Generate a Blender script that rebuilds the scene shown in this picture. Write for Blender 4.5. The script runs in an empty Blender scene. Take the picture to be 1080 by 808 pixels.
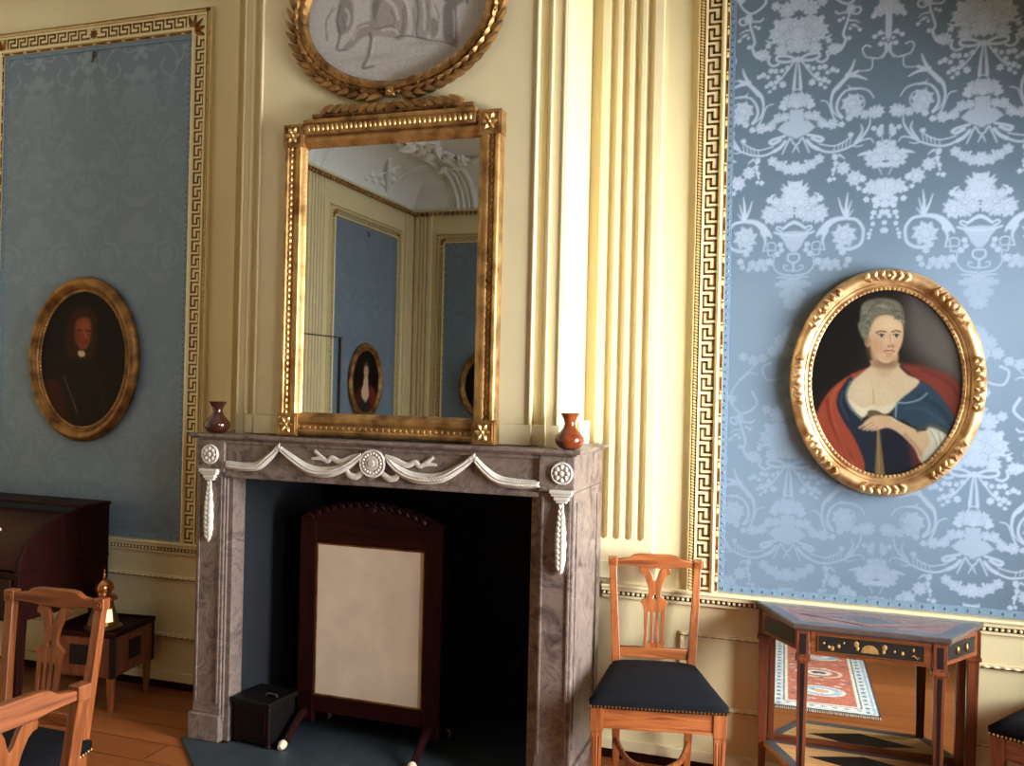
import bpy, bmesh, math, random
import numpy as np
from mathutils import Vector, Matrix
random.seed(7)
S = bpy.context.scene
COL = S.collection
PI = math.pi

# ------------------------------------------------------------------ helpers
def lin(c):
    def f(v):
        v /= 255.0
        return v/12.92 if v <= 0.04045 else ((v+0.055)/1.055)**2.4
    return tuple(f(v) for v in c)

class MB:
    """collects shapes for ONE mesh object"""
    def __init__(self):
        self.v = []; self.f = []
    def add(self, vs, fs):
        o = len(self.v)
        self.v += [tuple(p) for p in vs]
        self.f += [tuple(i+o for i in f) for f in fs]
        return self
    def box(self, x0, x1, y0, y1, z0, z1, tz=None):
        if x0 > x1: x0, x1 = x1, x0
        if y0 > y1: y0, y1 = y1, y0
        if z0 > z1: z0, z1 = z1, z0
        vs = [(x0,y0,z0),(x1,y0,z0),(x1,y1,z0),(x0,y1,z0),(x0,y0,z1),(x1,y0,z1),(x1,y1,z1),(x0,y1,z1)]
        return self.add(vs, [(0,3,2,1),(4,5,6,7),(0,1,5,4),(1,2,6,5),(2,3,7,6),(3,0,4,7)])
    def hexa(self, bot, top):
        """two quads (counter-clockwise from above) joined into a block"""
        vs = list(bot)+list(top)
        return self.add(vs, [(3,2,1,0),(4,5,6,7),(0,1,5,4),(1,2,6,5),(2,3,7,6),(3,0,4,7)])
    def prism(self, poly, z0, z1):
        """polygon in XY (ccw) extruded in Z"""
        n = len(poly)
        vs = [(x,y,z0) for x,y in poly]+[(x,y,z1) for x,y in poly]
        fs = [tuple(range(n-1,-1,-1)), tuple(range(n,2*n))]
        fs += [(i,(i+1)%n,n+(i+1)%n,n+i) for i in range(n)]
        return self.add(vs, fs)
    def prism_y(self, poly, y0, y1):
        """polygon in XZ extruded along Y (y0 is the front)"""
        n = len(poly)
        vs = [(x,y0,z) for x,z in poly]+[(x,y1,z) for x,z in poly]
        fs = [tuple(range(n)), tuple(range(2*n-1,n-1,-1))]
        fs += [((i+1)%n,i,n+i,n+(i+1)%n) for i in range(n)]
        return self.add(vs, fs)
    def ell(self, c, r, seg=10, ring=6, rot=None):
        c = Vector(c); vs = []; fs = []
        M = rot if rot else Matrix.Identity(3)
        vs.append(c+M@Vector((0,0,r[2])))
        for i in range(1, ring):
            a = PI*i/ring
            for j in range(seg):
                b = 2*PI*j/seg
                vs.append(c+M@Vector((r[0]*math.sin(a)*math.cos(b), r[1]*math.sin(a)*math.sin(b), r[2]*math.cos(a))))
        vs.append(c+M@Vector((0,0,-r[2])))
        for j in range(seg):
            fs.append((0,1+j,1+(j+1)%seg))
        for i in range(ring-2):
            for j in range(seg):
                a = 1+i*seg
                fs.append((a+j, a+seg+j, a+seg+(j+1)%seg, a+(j+1)%seg))
        L = len(vs)-1; a = 1+(ring-2)*seg
        for j in range(seg):
            fs.append((L, a+(j+1)%seg, a+j))
        return self.add(vs, fs)
    def lathe(self, prof, c=(0,0,0), seg=24, axis='z', cap=True):
        vs = []; fs = []; n = len(prof)
        for (r,z) in prof:
            for j in range(seg):
                a = 2*PI*j/seg
                if axis == 'z': vs.append((c[0]+r*math.cos(a), c[1]+r*math.sin(a), c[2]+z))
                else: vs.append((c[0]+r*math.cos(a), c[1]-z, c[2]+r*math.sin(a)))
        for i in range(n-1):
            for j in range(seg):
                fs.append((i*seg+j, i*seg+(j+1)%seg, (i+1)*seg+(j+1)%seg, (i+1)*seg+j))
        if cap:
            fs.append(tuple(range(seg-1,-1,-1))); fs.append(tuple((n-1)*seg+j for j in range(seg)))
        return self.add(vs, fs)
    def tube(self, pts, rad, seg=8, flat=None):
        """tube along points; rad number or list; flat=(axis vector, factor) squashes the section"""
        pts = [Vector(p) for p in pts]; n = len(pts)
        rads = rad if isinstance(rad, (list, tuple)) else [rad]*n
        vs = []; fs = []; up = None
        for i, p in enumerate(pts):
            d = (pts[min(i+1,n-1)]-pts[max(i-1,0)])
            d = d.normalized() if d.length > 1e-9 else Vector((0,0,1))
            if up is None:
                up = Vector((0,1,0)) if abs(d.y) < .9 else Vector((1,0,0))
            a = (up-d*up.dot(d)); a.normalize(); b = d.cross(a); up = a
            for j in range(seg):
                t = 2*PI*j/seg
                o = a*math.cos(t)*rads[i]+b*math.sin(t)*rads[i]
                if flat:
                    ax = Vector(flat[0]); k = o.dot(ax); o = o-ax*k*(1-flat[1])
                vs.append(p+o)
        for i in range(n-1):
            for j in range(seg):
                fs.append((i*seg+j, i*seg+(j+1)%seg, (i+1)*seg+(j+1)%seg, (i+1)*seg+j))
        fs.append(tuple(range(seg-1,-1,-1))); fs.append(tuple((n-1)*seg+j for j in range(seg)))
        return self.add(vs, fs)
    def bar(self, p0, p1, w0, d0, w1=None, d1=None, side=(1,0,0)):
        """square tapered bar from p0 to p1; w along 'side', d across"""
        p0 = Vector(p0); p1 = Vector(p1); w1 = w0 if w1 is None else w1; d1 = d0 if d1 is None else d1
        d = (p1-p0).normalized(); s = Vector(side); s = (s-d*s.dot(d)).normalized(); t = d.cross(s)
        q = lambda p,w,e: [p-s*w/2-t*e/2, p+s*w/2-t*e/2, p+s*w/2+t*e/2, p-s*w/2+t*e/2]
        return self.hexa(q(p0,w0,d0), q(p1,w1,d1))
    def leaf(self, p, d, n, L, W, lift=.3, curl=.0):
        """pointed leaf from p along d, normal n"""
        p = Vector(p); d = Vector(d).normalized(); n = Vector(n).normalized(); s = d.cross(n).normalized()
        pr = [(0,.18),(.2,.75),(.45,1),(.7,.75),(.88,.38),(1,.04)]
        vs = []; fs = []
        for t,w in pr:
            c = p+d*L*t+n*(L*lift*math.sin(t*PI*.5)+curl*L*t*t)
            vs += [c-s*W/2*w-n*W*.12, c+n*W*.34*w, c+s*W/2*w-n*W*.12, c-n*W*.3*w]
        for i in range(len(pr)-1):
            for j in range(4):
                fs.append((i*4+j, i*4+(j+1)%4, (i+1)*4+(j+1)%4, (i+1)*4+j))
        fs.append((3,2,1,0)); k = (len(pr)-1)*4; fs.append((k,k+1,k+2,k+3))
        return self.add(vs, fs)
    def ring_sweep(self, path, normals, out, prof, closed=True):
        """sweep profile (offset along normal, height along out) round a path"""
        n = len(path); m = len(prof); o = Vector(out); vs = []; fs = []
        for p, nn in zip(path, normals):
            for (a,h) in prof:
                vs.append(Vector(p)+Vector(nn)*a+o*h)
        for i in range(n if closed else n-1):
            for j in range(m-1):
                k = (i+1) % n
                fs.append((i*m+j, i*m+j+1, k*m+j+1, k*m+j))
        return self.add(vs, fs)

def obj(name, mb, mat, parent=None, world=True, bevel=0, smooth=None, subsurf=0, sharp=38):
    """ONE mesh object; with world=True the shape is given in world space and moved under its parent's base"""
    me = bpy.data.meshes.new(name)
    vs = mb.v
    if parent is not None and world:
        l = parent_origin(parent); vs = [(x-l[0], y-l[1], z-l[2]) for x,y,z in vs]
    me.from_pydata(vs, [], mb.f)
    bm = bmesh.new(); bm.from_mesh(me)
    bmesh.ops.recalc_face_normals(bm, faces=bm.faces)
    if smooth is not None:
        for f in bm.faces: f.smooth = True
        for e in bm.edges:
            if len(e.link_faces) == 2 and e.calc_face_angle(0) > math.radians(sharp): e.smooth = False
    bm.to_mesh(me); bm.free()
    o = bpy.data.objects.new(name, me); COL.objects.link(o)
    for m in (mat if isinstance(mat, (list,tuple)) else [mat]): me.materials.append(m)
    if parent is not None: o.parent = parent
    if bevel:
        b = o.modifiers.new('bevel', 'BEVEL'); b.width = bevel; b.segments = 2; b.limit_method = 'ANGLE'; b.angle_limit = math.radians(35)
    if subsurf:
        s = o.modifiers.new('sub', 'SUBSURF'); s.levels = subsurf; s.render_levels = subsurf
    return o

def parent_origin(p):
    l = Vector((0,0,0))
    while p is not None:
        l = l+p.location; p = p.parent
    return l

def tag(o, label, cat, group=None, kind=None):
    o['label'] = label; o['category'] = cat
    if group: o['group'] = group
    if kind: o['kind'] = kind
    return o
def thing(name, label, cat, loc=(0,0,0), rz=0, group=None):
    o = bpy.data.objects.new(name, None); COL.objects.link(o)
    o.empty_display_size = .05; o.location = loc; o.rotation_euler = (0,0,rz)
    return tag(o, label, cat, group)
def struct(name, mb, mat, label, cat, **k):
    return tag(obj(name, mb, mat, **k), label, cat, kind='structure')
def kids(o): return [c for c in bpy.data.objects if c.parent == o]
def dup(root, loc, rz, label, group=None):
    r = root.copy(); COL.objects.link(r); r.location = loc; r.rotation_euler = (0,0,rz); r['label'] = label
    if group: r['group'] = group
    for ch in kids(root):
        c = ch.copy(); COL.objects.link(c); c.parent = r
        for g in kids(ch):
            d = g.copy(); COL.objects.link(d); d.parent = c
    return r

def shape2d(name, loops, depth, mat, parent, at=(0,0,0), bevel=.0015):
    """flat cut-out board with holes: loops of (x,z); stands upright, depth along y"""
    cu = bpy.data.curves.new(name, 'CURVE'); cu.dimensions = '2D'; cu.fill_mode = 'BOTH'
    cu.extrude = depth/2-bevel; cu.bevel_depth = bevel; cu.bevel_resolution = 1; cu.offset = -bevel
    for lp in loops:
        sp = cu.splines.new('POLY'); sp.points.add(len(lp)-1)
        for p,(x,z) in zip(sp.points, lp): p.co = (x,z,0,1)
        sp.use_cyclic_u = True
    t = bpy.data.objects.new('tmp', cu); COL.objects.link(t)
    dg = bpy.context.evaluated_depsgraph_get(); dg.update()
    me = bpy.data.meshes.new_from_object(t.evaluated_get(dg))
    bpy.data.objects.remove(t); bpy.data.curves.remove(cu)
    me.transform(Matrix(((1,0,0,at[0]),(0,0,-1,at[1]),(0,1,0,at[2]),(0,0,0,1))))
    me.name = name; me.materials.clear(); me.materials.append(mat)
    o = bpy.data.objects.new(name, me); COL.objects.link(o); o.parent = parent
    return o

def crom(pts, k=5, closed=False):
    """smooth curve through points"""
    P = [np.array(p, float) for p in pts]; n = len(P); out = []
    rng = range(n) if closed else range(n-1)
    for i in rng:
        if closed: a,b,c,d = P[i-1],P[i],P[(i+1)%n],P[(i+2)%n]
        else: a,b,c,d = P[max(i-1,0)],P[i],P[i+1],P[min(i+2,n-1)]
        for j in range(k):
            t = j/k
            out.append(.5*((2*b)+(c-a)*t+(2*a-5*b+4*c-d)*t*t+(3*b-a-3*c+d)*t**3))
    if not closed: out.append(P[-1])
    return [tuple(p) for p in out]

# ------------------------------------------------------------------ materials
def new_mat(name):
    m = bpy.data.materials.new(name); m.use_nodes = True
    nt = m.node_tree; b = nt.nodes['Principled BSDF']
    return m, nt, b
def N(nt, t, **k):
    n = nt.nodes.new(t)
    for a,v in k.items():
        if a.startswith('_'): n.inputs[a[1:]].default_value = v
        else: setattr(n, a, v)
    return n
def coords(nt, scale=(1,1,1), rot=(0,0,0)):
    tc = N(nt,'ShaderNodeTexCoord'); mp = N(nt,'ShaderNodeMapping')
    mp.inputs['Scale'].default_value = scale; mp.inputs['Rotation'].default_value = rot
    nt.links.new(tc.outputs['Object'], mp.inputs['Vector']); return mp.outputs['Vector']
def ramp(nt, fac, stops):
    r = N(nt,'ShaderNodeValToRGB'); e = r.color_ramp.elements
    while len(e) < len(stops): e.new(.5)
    for el,(p,c) in zip(e, stops):
        el.position = p; el.color = (*c,1)
    nt.links.new(fac, r.inputs['Fac']); return r.outputs['Color']
def bump(nt, b, h, strength=.2, dist=.002):
    n = N(nt,'ShaderNodeBump'); n.inputs['Strength'].default_value = strength; n.inputs['Distance'].default_value = dist
    nt.links.new(h, n.inputs['Height']); nt.links.new(n.outputs['Normal'], b.inputs['Normal'])

def plain(name, c, rough=.6, metal=0, var=.12, scale=6, bmp=0, bscale=60, spec=.5, coat=0, sheen=0):
    m, nt, b = new_mat(name); c = lin(c)
    v = coords(nt); n = N(nt,'ShaderNodeTexNoise'); n.inputs['Scale'].default_value = scale; n.inputs['Detail'].default_value = 6
    nt.links.new(v, n.inputs['Vector'])
    lo = tuple(x*(1-var) for x in c); hi = tuple(min(1,x*(1+var)) for x in c)
    nt.links.new(ramp(nt, n.outputs['Fac'], [(.3,lo),(.7,hi)]), b.inputs['Base Color'])
    b.inputs['Roughness'].default_value = rough; b.inputs['Metallic'].default_value = metal
    b.inputs['Specular IOR Level'].default_value = spec; b.inputs['Coat Weight'].default_value = coat
    b.inputs['Sheen Weight'].default_value = sheen
    if bmp:
        n2 = N(nt,'ShaderNodeTexNoise'); n2.inputs['Scale'].default_value = bscale; n2.inputs['Detail'].default_value = 3
        nt.links.new(v, n2.inputs['Vector']); bump(nt, b, n2.outputs['Fac'], bmp)
    return m
def wood(name, dark, light, rough=.35, grain=(3,3,30), axis='z', coat=.2, spec=.5):
    """grain stretched along one axis"""
    m, nt, b = new_mat(name)
    sc = {'z':(28,28,2.2),'x':(2.2,28,28),'y':(28,2.2,28)}[axis]
    v = coords(nt, sc); n = N(nt,'ShaderNodeTexNoise'); n.inputs['Scale'].default_value = 1.6; n.inputs['Detail'].default_value = 8; n.inputs['Distortion'].default_value = 1.2
    nt.links.new(v, n.inputs['Vector'])
    nt.links.new(ramp(nt, n.outputs['Fac'], [(.3,lin(dark)),(.68,lin(light))]), b.inputs['Base Color'])
    b.inputs['Specular IOR Level'].default_value = spec; b.inputs['Roughness'].default_value = rough; b.inputs['Coat Weight'].default_value = coat; b.inputs['Coat Roughness'].default_value = .25
    bump(nt, b, n.outputs['Fac'], .08, .001); return m
def gold(name, lo, hi, rough=.36, scale=14):
    m, nt, b = new_mat(name); v = coords(nt)
    n = N(nt,'ShaderNodeTexNoise'); n.inputs['Scale'].default_value = scale; n.inputs['Detail'].default_value = 8
    nt.links.new(v, n.inputs['Vector'])
    nt.links.new(ramp(nt, n.outputs['Fac'], [(.32,lin(lo)),(.62,lin(hi))]), b.inputs['Base Color'])
    b.inputs['Metallic'].default_value = .75; b.inputs['Roughness'].default_value = rough
    n2 = N(nt,'ShaderNodeTexNoise'); n2.inputs['Scale'].default_value = 90; nt.links.new(v, n2.inputs['Vector'])
    bump(nt, b, n2.outputs['Fac'], .25, .002); return m
def vcol(name, rough=.5, spec=.5, coat=0):
    m, nt, b = new_mat(name); a = N(nt,'ShaderNodeVertexColor'); a.layer_name = 'Col'
    nt.links.new(a.outputs['Color'], b.inputs['Base Color'])
    b.inputs['Roughness'].default_value = rough; b.inputs['Specular IOR Level'].default_value = spec; b.inputs['Coat Weight'].default_value = coat
    return m
def marble(name):
    m, nt, b = new_mat(name); v = coords(nt)
    n = N(nt,'ShaderNodeTexNoise'); n.inputs['Scale'].default_value = 9; n.inputs['Detail'].default_value = 12; n.inputs['Roughness'].default_value = .68; n.inputs['Distortion'].default_value = 1.6
    nt.links.new(v, n.inputs['Vector'])
    c1 = ramp(nt, n.outputs['Fac'], [(.28,lin((48,38,37))),(.42,lin((98,84,80))),(.52,lin((132,114,104))),(.60,lin((98,86,82))),(.76,lin((182,166,150)))])
    vo = N(nt,'ShaderNodeTexVoronoi', feature='DISTANCE_TO_EDGE'); vo.inputs['Scale'].default_value = 5.5
    n2 = N(nt,'ShaderNodeTexNoise'); n2.inputs['Scale'].default_value = 4; n2.inputs['Detail'].default_value = 6
    nt.links.new(v, n2.inputs['Vector'])
    mx = N(nt,'ShaderNodeMixRGB'); mx.inputs['Fac'].default_value = .35
    nt.links.new(v, mx.inputs['Color1']); nt.links.new(n2.outputs['Color'], mx.inputs['Color2']); nt.links.new(mx.outputs['Color'], vo.inputs['Vector'])
    vein = ramp(nt, vo.outputs['Distance'], [(0,(1,1,1)),(.035,(0,0,0))])
    m2 = N(nt,'ShaderNodeMixRGB'); m2.inputs['Color2'].default_value = (*lin((178,166,152)),1)
    ml = N(nt,'ShaderNodeMath', operation='MULTIPLY'); ml.inputs[1].default_value = .22
    nt.links.new(vein, ml.inputs[0]); nt.links.new(ml.outputs[0], m2.inputs['Fac']); nt.links.new(c1, m2.inputs['Color1'])
    nt.links.new(m2.outputs['Color'], b.inputs['Base Color']); b.inputs['Roughness'].default_value = .38
    return m

M = {}
M['cream'] = plain('cream_paint', (224,209,165), .42, var=.03, scale=2.5, bmp=.03, bscale=40)
M['cream_trim'] = plain('cream_trim_paint', (226,211,170), .36, var=.03, scale=5)
M['cream_old'] = plain('cream_frame_paint', (230,216,168), .4, var=.05, scale=9)
M['stucco'] = plain('white_stucco', (236,238,238), .6, var=.03, scale=4)
M['fretgold'] = gold('aged_fret_gilding', (92,58,22), (150,102,44), .5, 30)
M['beadgold'] = gold('bead_gilding', (170,128,70), (236,200,134), .45, 30)
M['ropebead'] = plain('cream_gilt_bead', (222,188,126), .4, var=.12, scale=40)
M['brown'] = plain('brown_ground', (74,46,20), .6, var=.2, scale=20)
M['gold'] = gold('frame_gilding', (120,84,44), (196,152,94), .42)
M['gold_pale'] = gold('worn_pale_gilding', (140,98,58), (210,172,122), .46)
M['gold_dark'] = gold('old_gilding', (100,68,36), (176,134,80), .44)
M['gold_old'] = gold('dull_gilding', (92,62,34), (160,116,66), .5)
M['marble'] = marble('grey_brown_marble')
M['whitemarble'] = plain('white_marble', (208,200,188), .45, var=.10, scale=30, bmp=.25, bscale=45)
M['soot'] = plain('sooty_navy_brick', (7,12,20), .85, var=.35, scale=9, bmp=.3)
M['slate'] = plain('slate_hearth', (46,56,62), .6, var=.25, scale=8, bmp=.2)
M['chair'] = wood('honey_wood', (104,50,23), (168,96,48), .36)
M['chairx'] = wood('honey_wood_crosswise', (106,52,24), (172,98,50), .36, axis='x')
M['inlay_dark'] = plain('ebony_inlay', (26,19,17), .45, var=.2, spec=.25)
M['blackcloth'] = plain('black_upholstery', (13,14,19), .9, var=.2, scale=60, bmp=.3, bscale=300, spec=.15)
M['tableedge'] = plain('dark_stained_edge', (74,62,58), .3, var=.2, scale=20, coat=.3)
M['ebony'] = plain('blackened_wood', (14,9,8), .5, var=.3, scale=20, spec=.2)
M['brass'] = plain('brass', (200,160,90), .3, metal=1, var=.1)
M['mahog'] = wood('dark_mahogany', (22,5,3), (42,9,6), .5, coat=0, spec=.12)
M['mahogx'] = wood('dark_mahogany_crosswise', (22,5,3), (44,10,6), .5, axis='x', coat=0, spec=.12)
M['bureau'] = wood('bureau_mahogany', (30,7,4), (56,14,7), .45, axis='x', coat=0, spec=.15)
M['table'] = wood('tulipwood', (72,33,19), (124,64,37), .32)
M['tablex'] = wood('tulipwood_crosswise', (78,36,20), (130,68,38), .32, axis='x')
M['slateinlay'] = plain('grey_stained_inlay', (82,84,92), .28, var=.15, scale=25, coat=.3)
M['paleinlay'] = wood('pale_satinwood', (205,148,92), (236,186,126), .3, axis='x')
M['purpleinlay'] = wood('purplewood', (104,72,66), (146,108,98), .26, axis='x', coat=.4)
M['lacquer'] = plain('black_lacquer', (24,20,18), .4, var=.2, scale=20, coat=.1)
M['lacgold'] = plain('lacquer_gilt_figures', (168,128,76), .4, metal=.4, var=.3, scale=60)
M['mirror'] = plain('silvered_glass', (224,230,226), .015, metal=1, var=.01)
M['silk'] = plain('cream_silk', (212,192,170), .65, var=.10, scale=7, bmp=.5, bscale=16)
M['vase'] = plain('amber_glazed_pottery', (112,50,22), .14, var=.6, scale=26, coat=.6)
M['vase_dark'] = plain('brown_glazed_pottery', (62,30,19), .14, var=.3, scale=18, coat=.6)
M['plastic'] = plain('white_plastic', (226,232,232), .45, var=.02)
M['darkslot'] = plain('dark_gap', (60,48,32), .8)
M['braid'] = plain('pale_blue_braid', (108,132,154), .6, var=.12, scale=60, bmp=.2, bscale=200)
M['nailhead'] = plain('tarnished_nail', (84,78,70), .4, metal=.7)
M['copper'] = plain('polished_copper', (214,146,96), .24, metal=1, var=.15, scale=20)
M['pewter'] = plain('dull_brass', (150,120,82), .4, metal=.9, var=.2, scale=20)
M['porcelain'] = plain('ivory', (232,214,178), .3, var=.05)
M['canvas'] = vcol('varnished_oil_paint', .5, .12)
M['grisaille'] = vcol('grisaille_paint', .6, .3)
M['rug'] = vcol('woven_wool', .9, .2)

def floor_mat():
    m, nt, b = new_mat('oak_planks'); v = coords(nt)
    br = N(nt,'ShaderNodeTexBrick'); br.offset = .37; br.inputs['Scale'].default_value = 1
    br.inputs['Brick Width'].default_value = 1.9; br.inputs['Row Height'].default_value = .17; br.inputs['Mortar Size'].default_value = .003
    br.inputs['Color1'].default_value = (*lin((146,82,40)),1); br.inputs['Color2'].default_value = (*lin((166,98,52)),1); br.inputs['Mortar'].default_value = (*lin((86,46,22)),1)
    nt.links.new(v, br.inputs['Vector'])
    v2 = coords(nt, (1.6,24,24)); n = N(nt,'ShaderNodeTexNoise'); n.inputs['Scale'].default_value = 1.5; n.inputs['Detail'].default_value = 8; n.inputs['Distortion'].default_value = .8
    nt.links.new(v2, n.inputs['Vector'])
    mx = N(nt,'ShaderNodeMixRGB', blend_type='MULTIPLY'); mx.inputs['Fac'].default_value = .5
    nt.links.new(br.outputs['Color'], mx.inputs['Color1']); nt.links.new(ramp(nt, n.outputs['Fac'], [(.3,(.55,.5,.45)),(.7,(1,1,1))]), mx.inputs['Color2'])
    nt.links.new(mx.outputs['Color'], b.inputs['Base Color']); b.inputs['Roughness'].default_value = .33
    return m
M['floor'] = floor_mat()
def damask_mat():
    m, nt, b = new_mat('blue_silk_damask'); a = N(nt,'ShaderNodeVertexColor'); a.layer_name = 'Col'
    sp = N(nt,'ShaderNodeSeparateColor'); nt.links.new(a.outputs['Color'], sp.inputs[0])
    v = coords(nt, (1,1,1)); n = N(nt,'ShaderNodeTexNoise'); n.inputs['Scale'].default_value = 420; n.inputs['Detail'].default_value = 2; nt.links.new(v, n.inputs['Vector'])
    c = ramp(nt, sp.outputs[0], [(0,lin((88,109,127))),(1,lin((168,184,206)))])
    mx = N(nt,'ShaderNodeMixRGB', blend_type='MULTIPLY'); mx.inputs['Fac'].default_value = .35
    nt.links.new(c, mx.inputs['Color1']); nt.links.new(ramp(nt, n.outputs['Fac'], [(.3,(.75,.75,.75)),(.7,(1,1,1))]), mx.inputs['Color2'])
    nt.links.new(mx.outputs['Color'], b.inputs['Base Color'])
    b.inputs['Roughness'].default_value = .48; b.inputs['Specular IOR Level'].default_value = .5; b.inputs['Sheen Weight'].default_value = .2
    bump(nt, b, n.outputs['Fac'], .1, .001); return m
M['damask'] = damask_mat()
def glass_mat():
    m = bpy.data.materials.new('window_glass'); m.use_nodes = True; nt = m.node_tree; nt.nodes.clear()
    o = N(nt,'ShaderNodeOutputMaterial'); t = N(nt,'ShaderNodeBsdfTransparent'); g = N(nt,'ShaderNodeBsdfGlossy'); g.inputs['Roughness'].default_value = .02
    f = N(nt,'ShaderNodeFresnel'); mx = N(nt,'ShaderNodeMixShader')
    nt.links.new(f.outputs[0], mx.inputs[0]); nt.links.new(t.outputs[0], mx.inputs[1]); nt.links.new(g.outputs[0], mx.inputs[2]); nt.links.new(mx.outputs[0], o.inputs[0]); return m
M['glass'] = glass_mat()
def emit_mat():
    m, nt, b = new_mat('candle_light'); b.inputs['Emission Color'].default_value = (1,.72,.36,1); b.inputs['Emission Strength'].default_value = 2.2
    b.inputs['Base Color'].default_value = (.8,.6,.4,1); return m
M['flame'] = emit_mat()
# ------------------------------------------------------------------ room measures (metres; the camera stands at x=0, y=0)
YB, YC, YF = 3.825, 3.42, 3.31          # back wall, chimney breast, mantelpiece front
XL, XR, YN = -4.87, 1.50, -3.76         # left wall, window wall, wall behind the viewer
ZC = 3.75                               # cornice
BL, BR = -2.437, -0.933                 # chimney breast
OL, OR, OH = -2.372, -1.012, 1.164      # fireplace opening

T = .25
struct('floor', MB().box(XL-T, XR+T, YN-T, YB+T+.3, -.1, 0), M['floor'], 'orange brown oak plank floor', 'floor')
w = MB(); w.box(XL-T, BL, YB, YB+T, 0, ZC+1.1); w.box(BR, XR+T, YB, YB+T, 0, ZC+1.1); w.box(BL, BR, YB+.35, YB+.35+T, 0, ZC+1.1)
struct('wall_back', w, M['cream'], 'cream painted wall either side of the chimney breast', 'wall')
struct('wall_left', MB().box(XL-T, XL, YN-T, YB, 0, ZC+1.1), M['cream'], 'cream painted left wall seen in the mirror', 'wall')
struct('wall_front', MB().box(XL, XR, YN-T, YN, 0, ZC+1.1), M['cream'], 'cream painted wall behind the viewer seen in the mirror', 'wall')
WINS = [(2.0,3.58),(-.40,1.0),(-2.75,-1.35)]; WZ = [(.06,2.45),(.38,3.1),(.38,3.1)]  # middle window added for frontal fill; first lintel lowered to shade upper wall
w = MB()
ys = [YN] + [v for p in sorted(WINS) for v in p] + [YB]
for i in range(0, len(ys), 2): w.box(XR, XR+T, ys[i], ys[i+1], 0, ZC+1.1)
for (a,b_),(WZ0,WZ1) in zip(WINS,WZ):
    w.box(XR, XR+T, a, b_, 0, WZ0); w.box(XR, XR+T, a, b_, WZ1, ZC+1.1)
struct('wall_right', w, M['cream'], 'cream painted window wall on the right', 'wall')
for i,(a,b_) in enumerate(WINS):
    WZ0, WZ1 = WZ[i]; f = MB(); x0, x1 = XR+.1, XR+.15
    f.box(x0,x1,a,a+.06,WZ0,WZ1); f.box(x0,x1,b_-.06,b_,WZ0,WZ1); f.box(x0,x1,a+.06,b_-.06,WZ0,WZ0+.07); f.box(x0,x1,a+.06,b_-.06,WZ1-.06,WZ1)
    m_ = (a+b_)/2; f.box(x0-.01,x1+.01,m_-.035,m_+.035,WZ0+.07,WZ1-.06)
    for k in range(1,4):
        z = WZ0+(WZ1-WZ0)*k/4; f.box(x0+.01,x1-.01,a+.06,m_-.035,z-.014,z+.014); f.box(x0+.01,x1-.01,m_+.035,b_-.06,z-.014,z+.014)
    fr = struct('window_%d'%(i+1), f, M['cream_trim'], 'white sash window on the right wall, %s' % (('nearest the damask wall','second from the damask wall, added for frontal light','third from the damask wall')[i]), 'window')
    obj('pane', MB().box(x0+.022,x0+.027,a+.05,b_-.05,WZ0+.06,WZ1-.05), M['glass'], fr)

# chimney breast: a box with the fireplace opening left free, stepped strips on its face
w = MB()
w.box(BL, OL, YC, YB+.35, 0, ZC+.9); w.box(OR, BR, YC, YB+.35, 0, ZC+.9); w.box(OL, OR, YC, YB+.35, OH, ZC+.9)
struct('wall_chimney', w, M['cream'], 'cream painted chimney breast above the marble mantelpiece', 'wall', bevel=.003)
w = MB()
for (s,c) in ((1,BL),(-1,BR)):
    q = lambda a,b_,d: w.box(c+s*a, c+s*b_, YC-d, YC, 1.357, 1.44) or w.box(c+s*a, c+s*b_, YC-d+.004, YC, 1.44, ZC)
    q(.056,.112,.014); w.box(c+s*.112, c+s*.40, YC-.028, YC, 1.357, 1.44)
    for e,d in ((.006,.006),(.056,.018),(.112,.034)): w.box(c+s*e, c+s*(e+.010), YC-d, YC, 1.44, ZC)
w.box(BL+.1125, BR-.1125, YC-.0245, YC, 1.44, ZC); w.box(BL+.40, BR-.40, YC-.0281, YC, 1.357, 1.44)
struct('trim_1', w, M['cream_trim'], 'stepped cream strips on the chimney breast', 'trim', bevel=.004)

# firebox
w = MB()
d0, d1 = YC-.005, YB+.30
w.add([(OL,d0,0),(OL+.17,d1,0),(OL+.17,d1,OH+.1),(OL,d0,OH+.1)], [(0,1,2,3)])
w.add([(OR,d0,0),(OR-.17,d1,0),(OR-.17,d1,OH+.1),(OR,d0,OH+.1)], [(3,2,1,0)])
w.box(OL+.17, OR-.17, d1-.02, d1+.02, 0, OH+.1)
w.add([(OL,d0,OH),(OR,d0,OH),(OR-.17,d1,OH),(OL+.17,d1,OH)], [(0,1,2,3)])
struct('wall_firebox', w, M['soot'], 'sooty dark lining of the fireplace', 'wall')
w = MB().prism([(-2.60,3.305),(-2.36,3.08),(-2.25,2.92),(-1.13,2.92),(-1.02,3.06),(-.80,3.305)], .0005, .012)
w.box(OL+.001, OR-.001, 3.305, d1-.03, .0005, .012)
struct('trim_2', w, M['slate'], 'dark slate hearth in front of the fireplace', 'hearth', bevel=.003)

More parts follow.
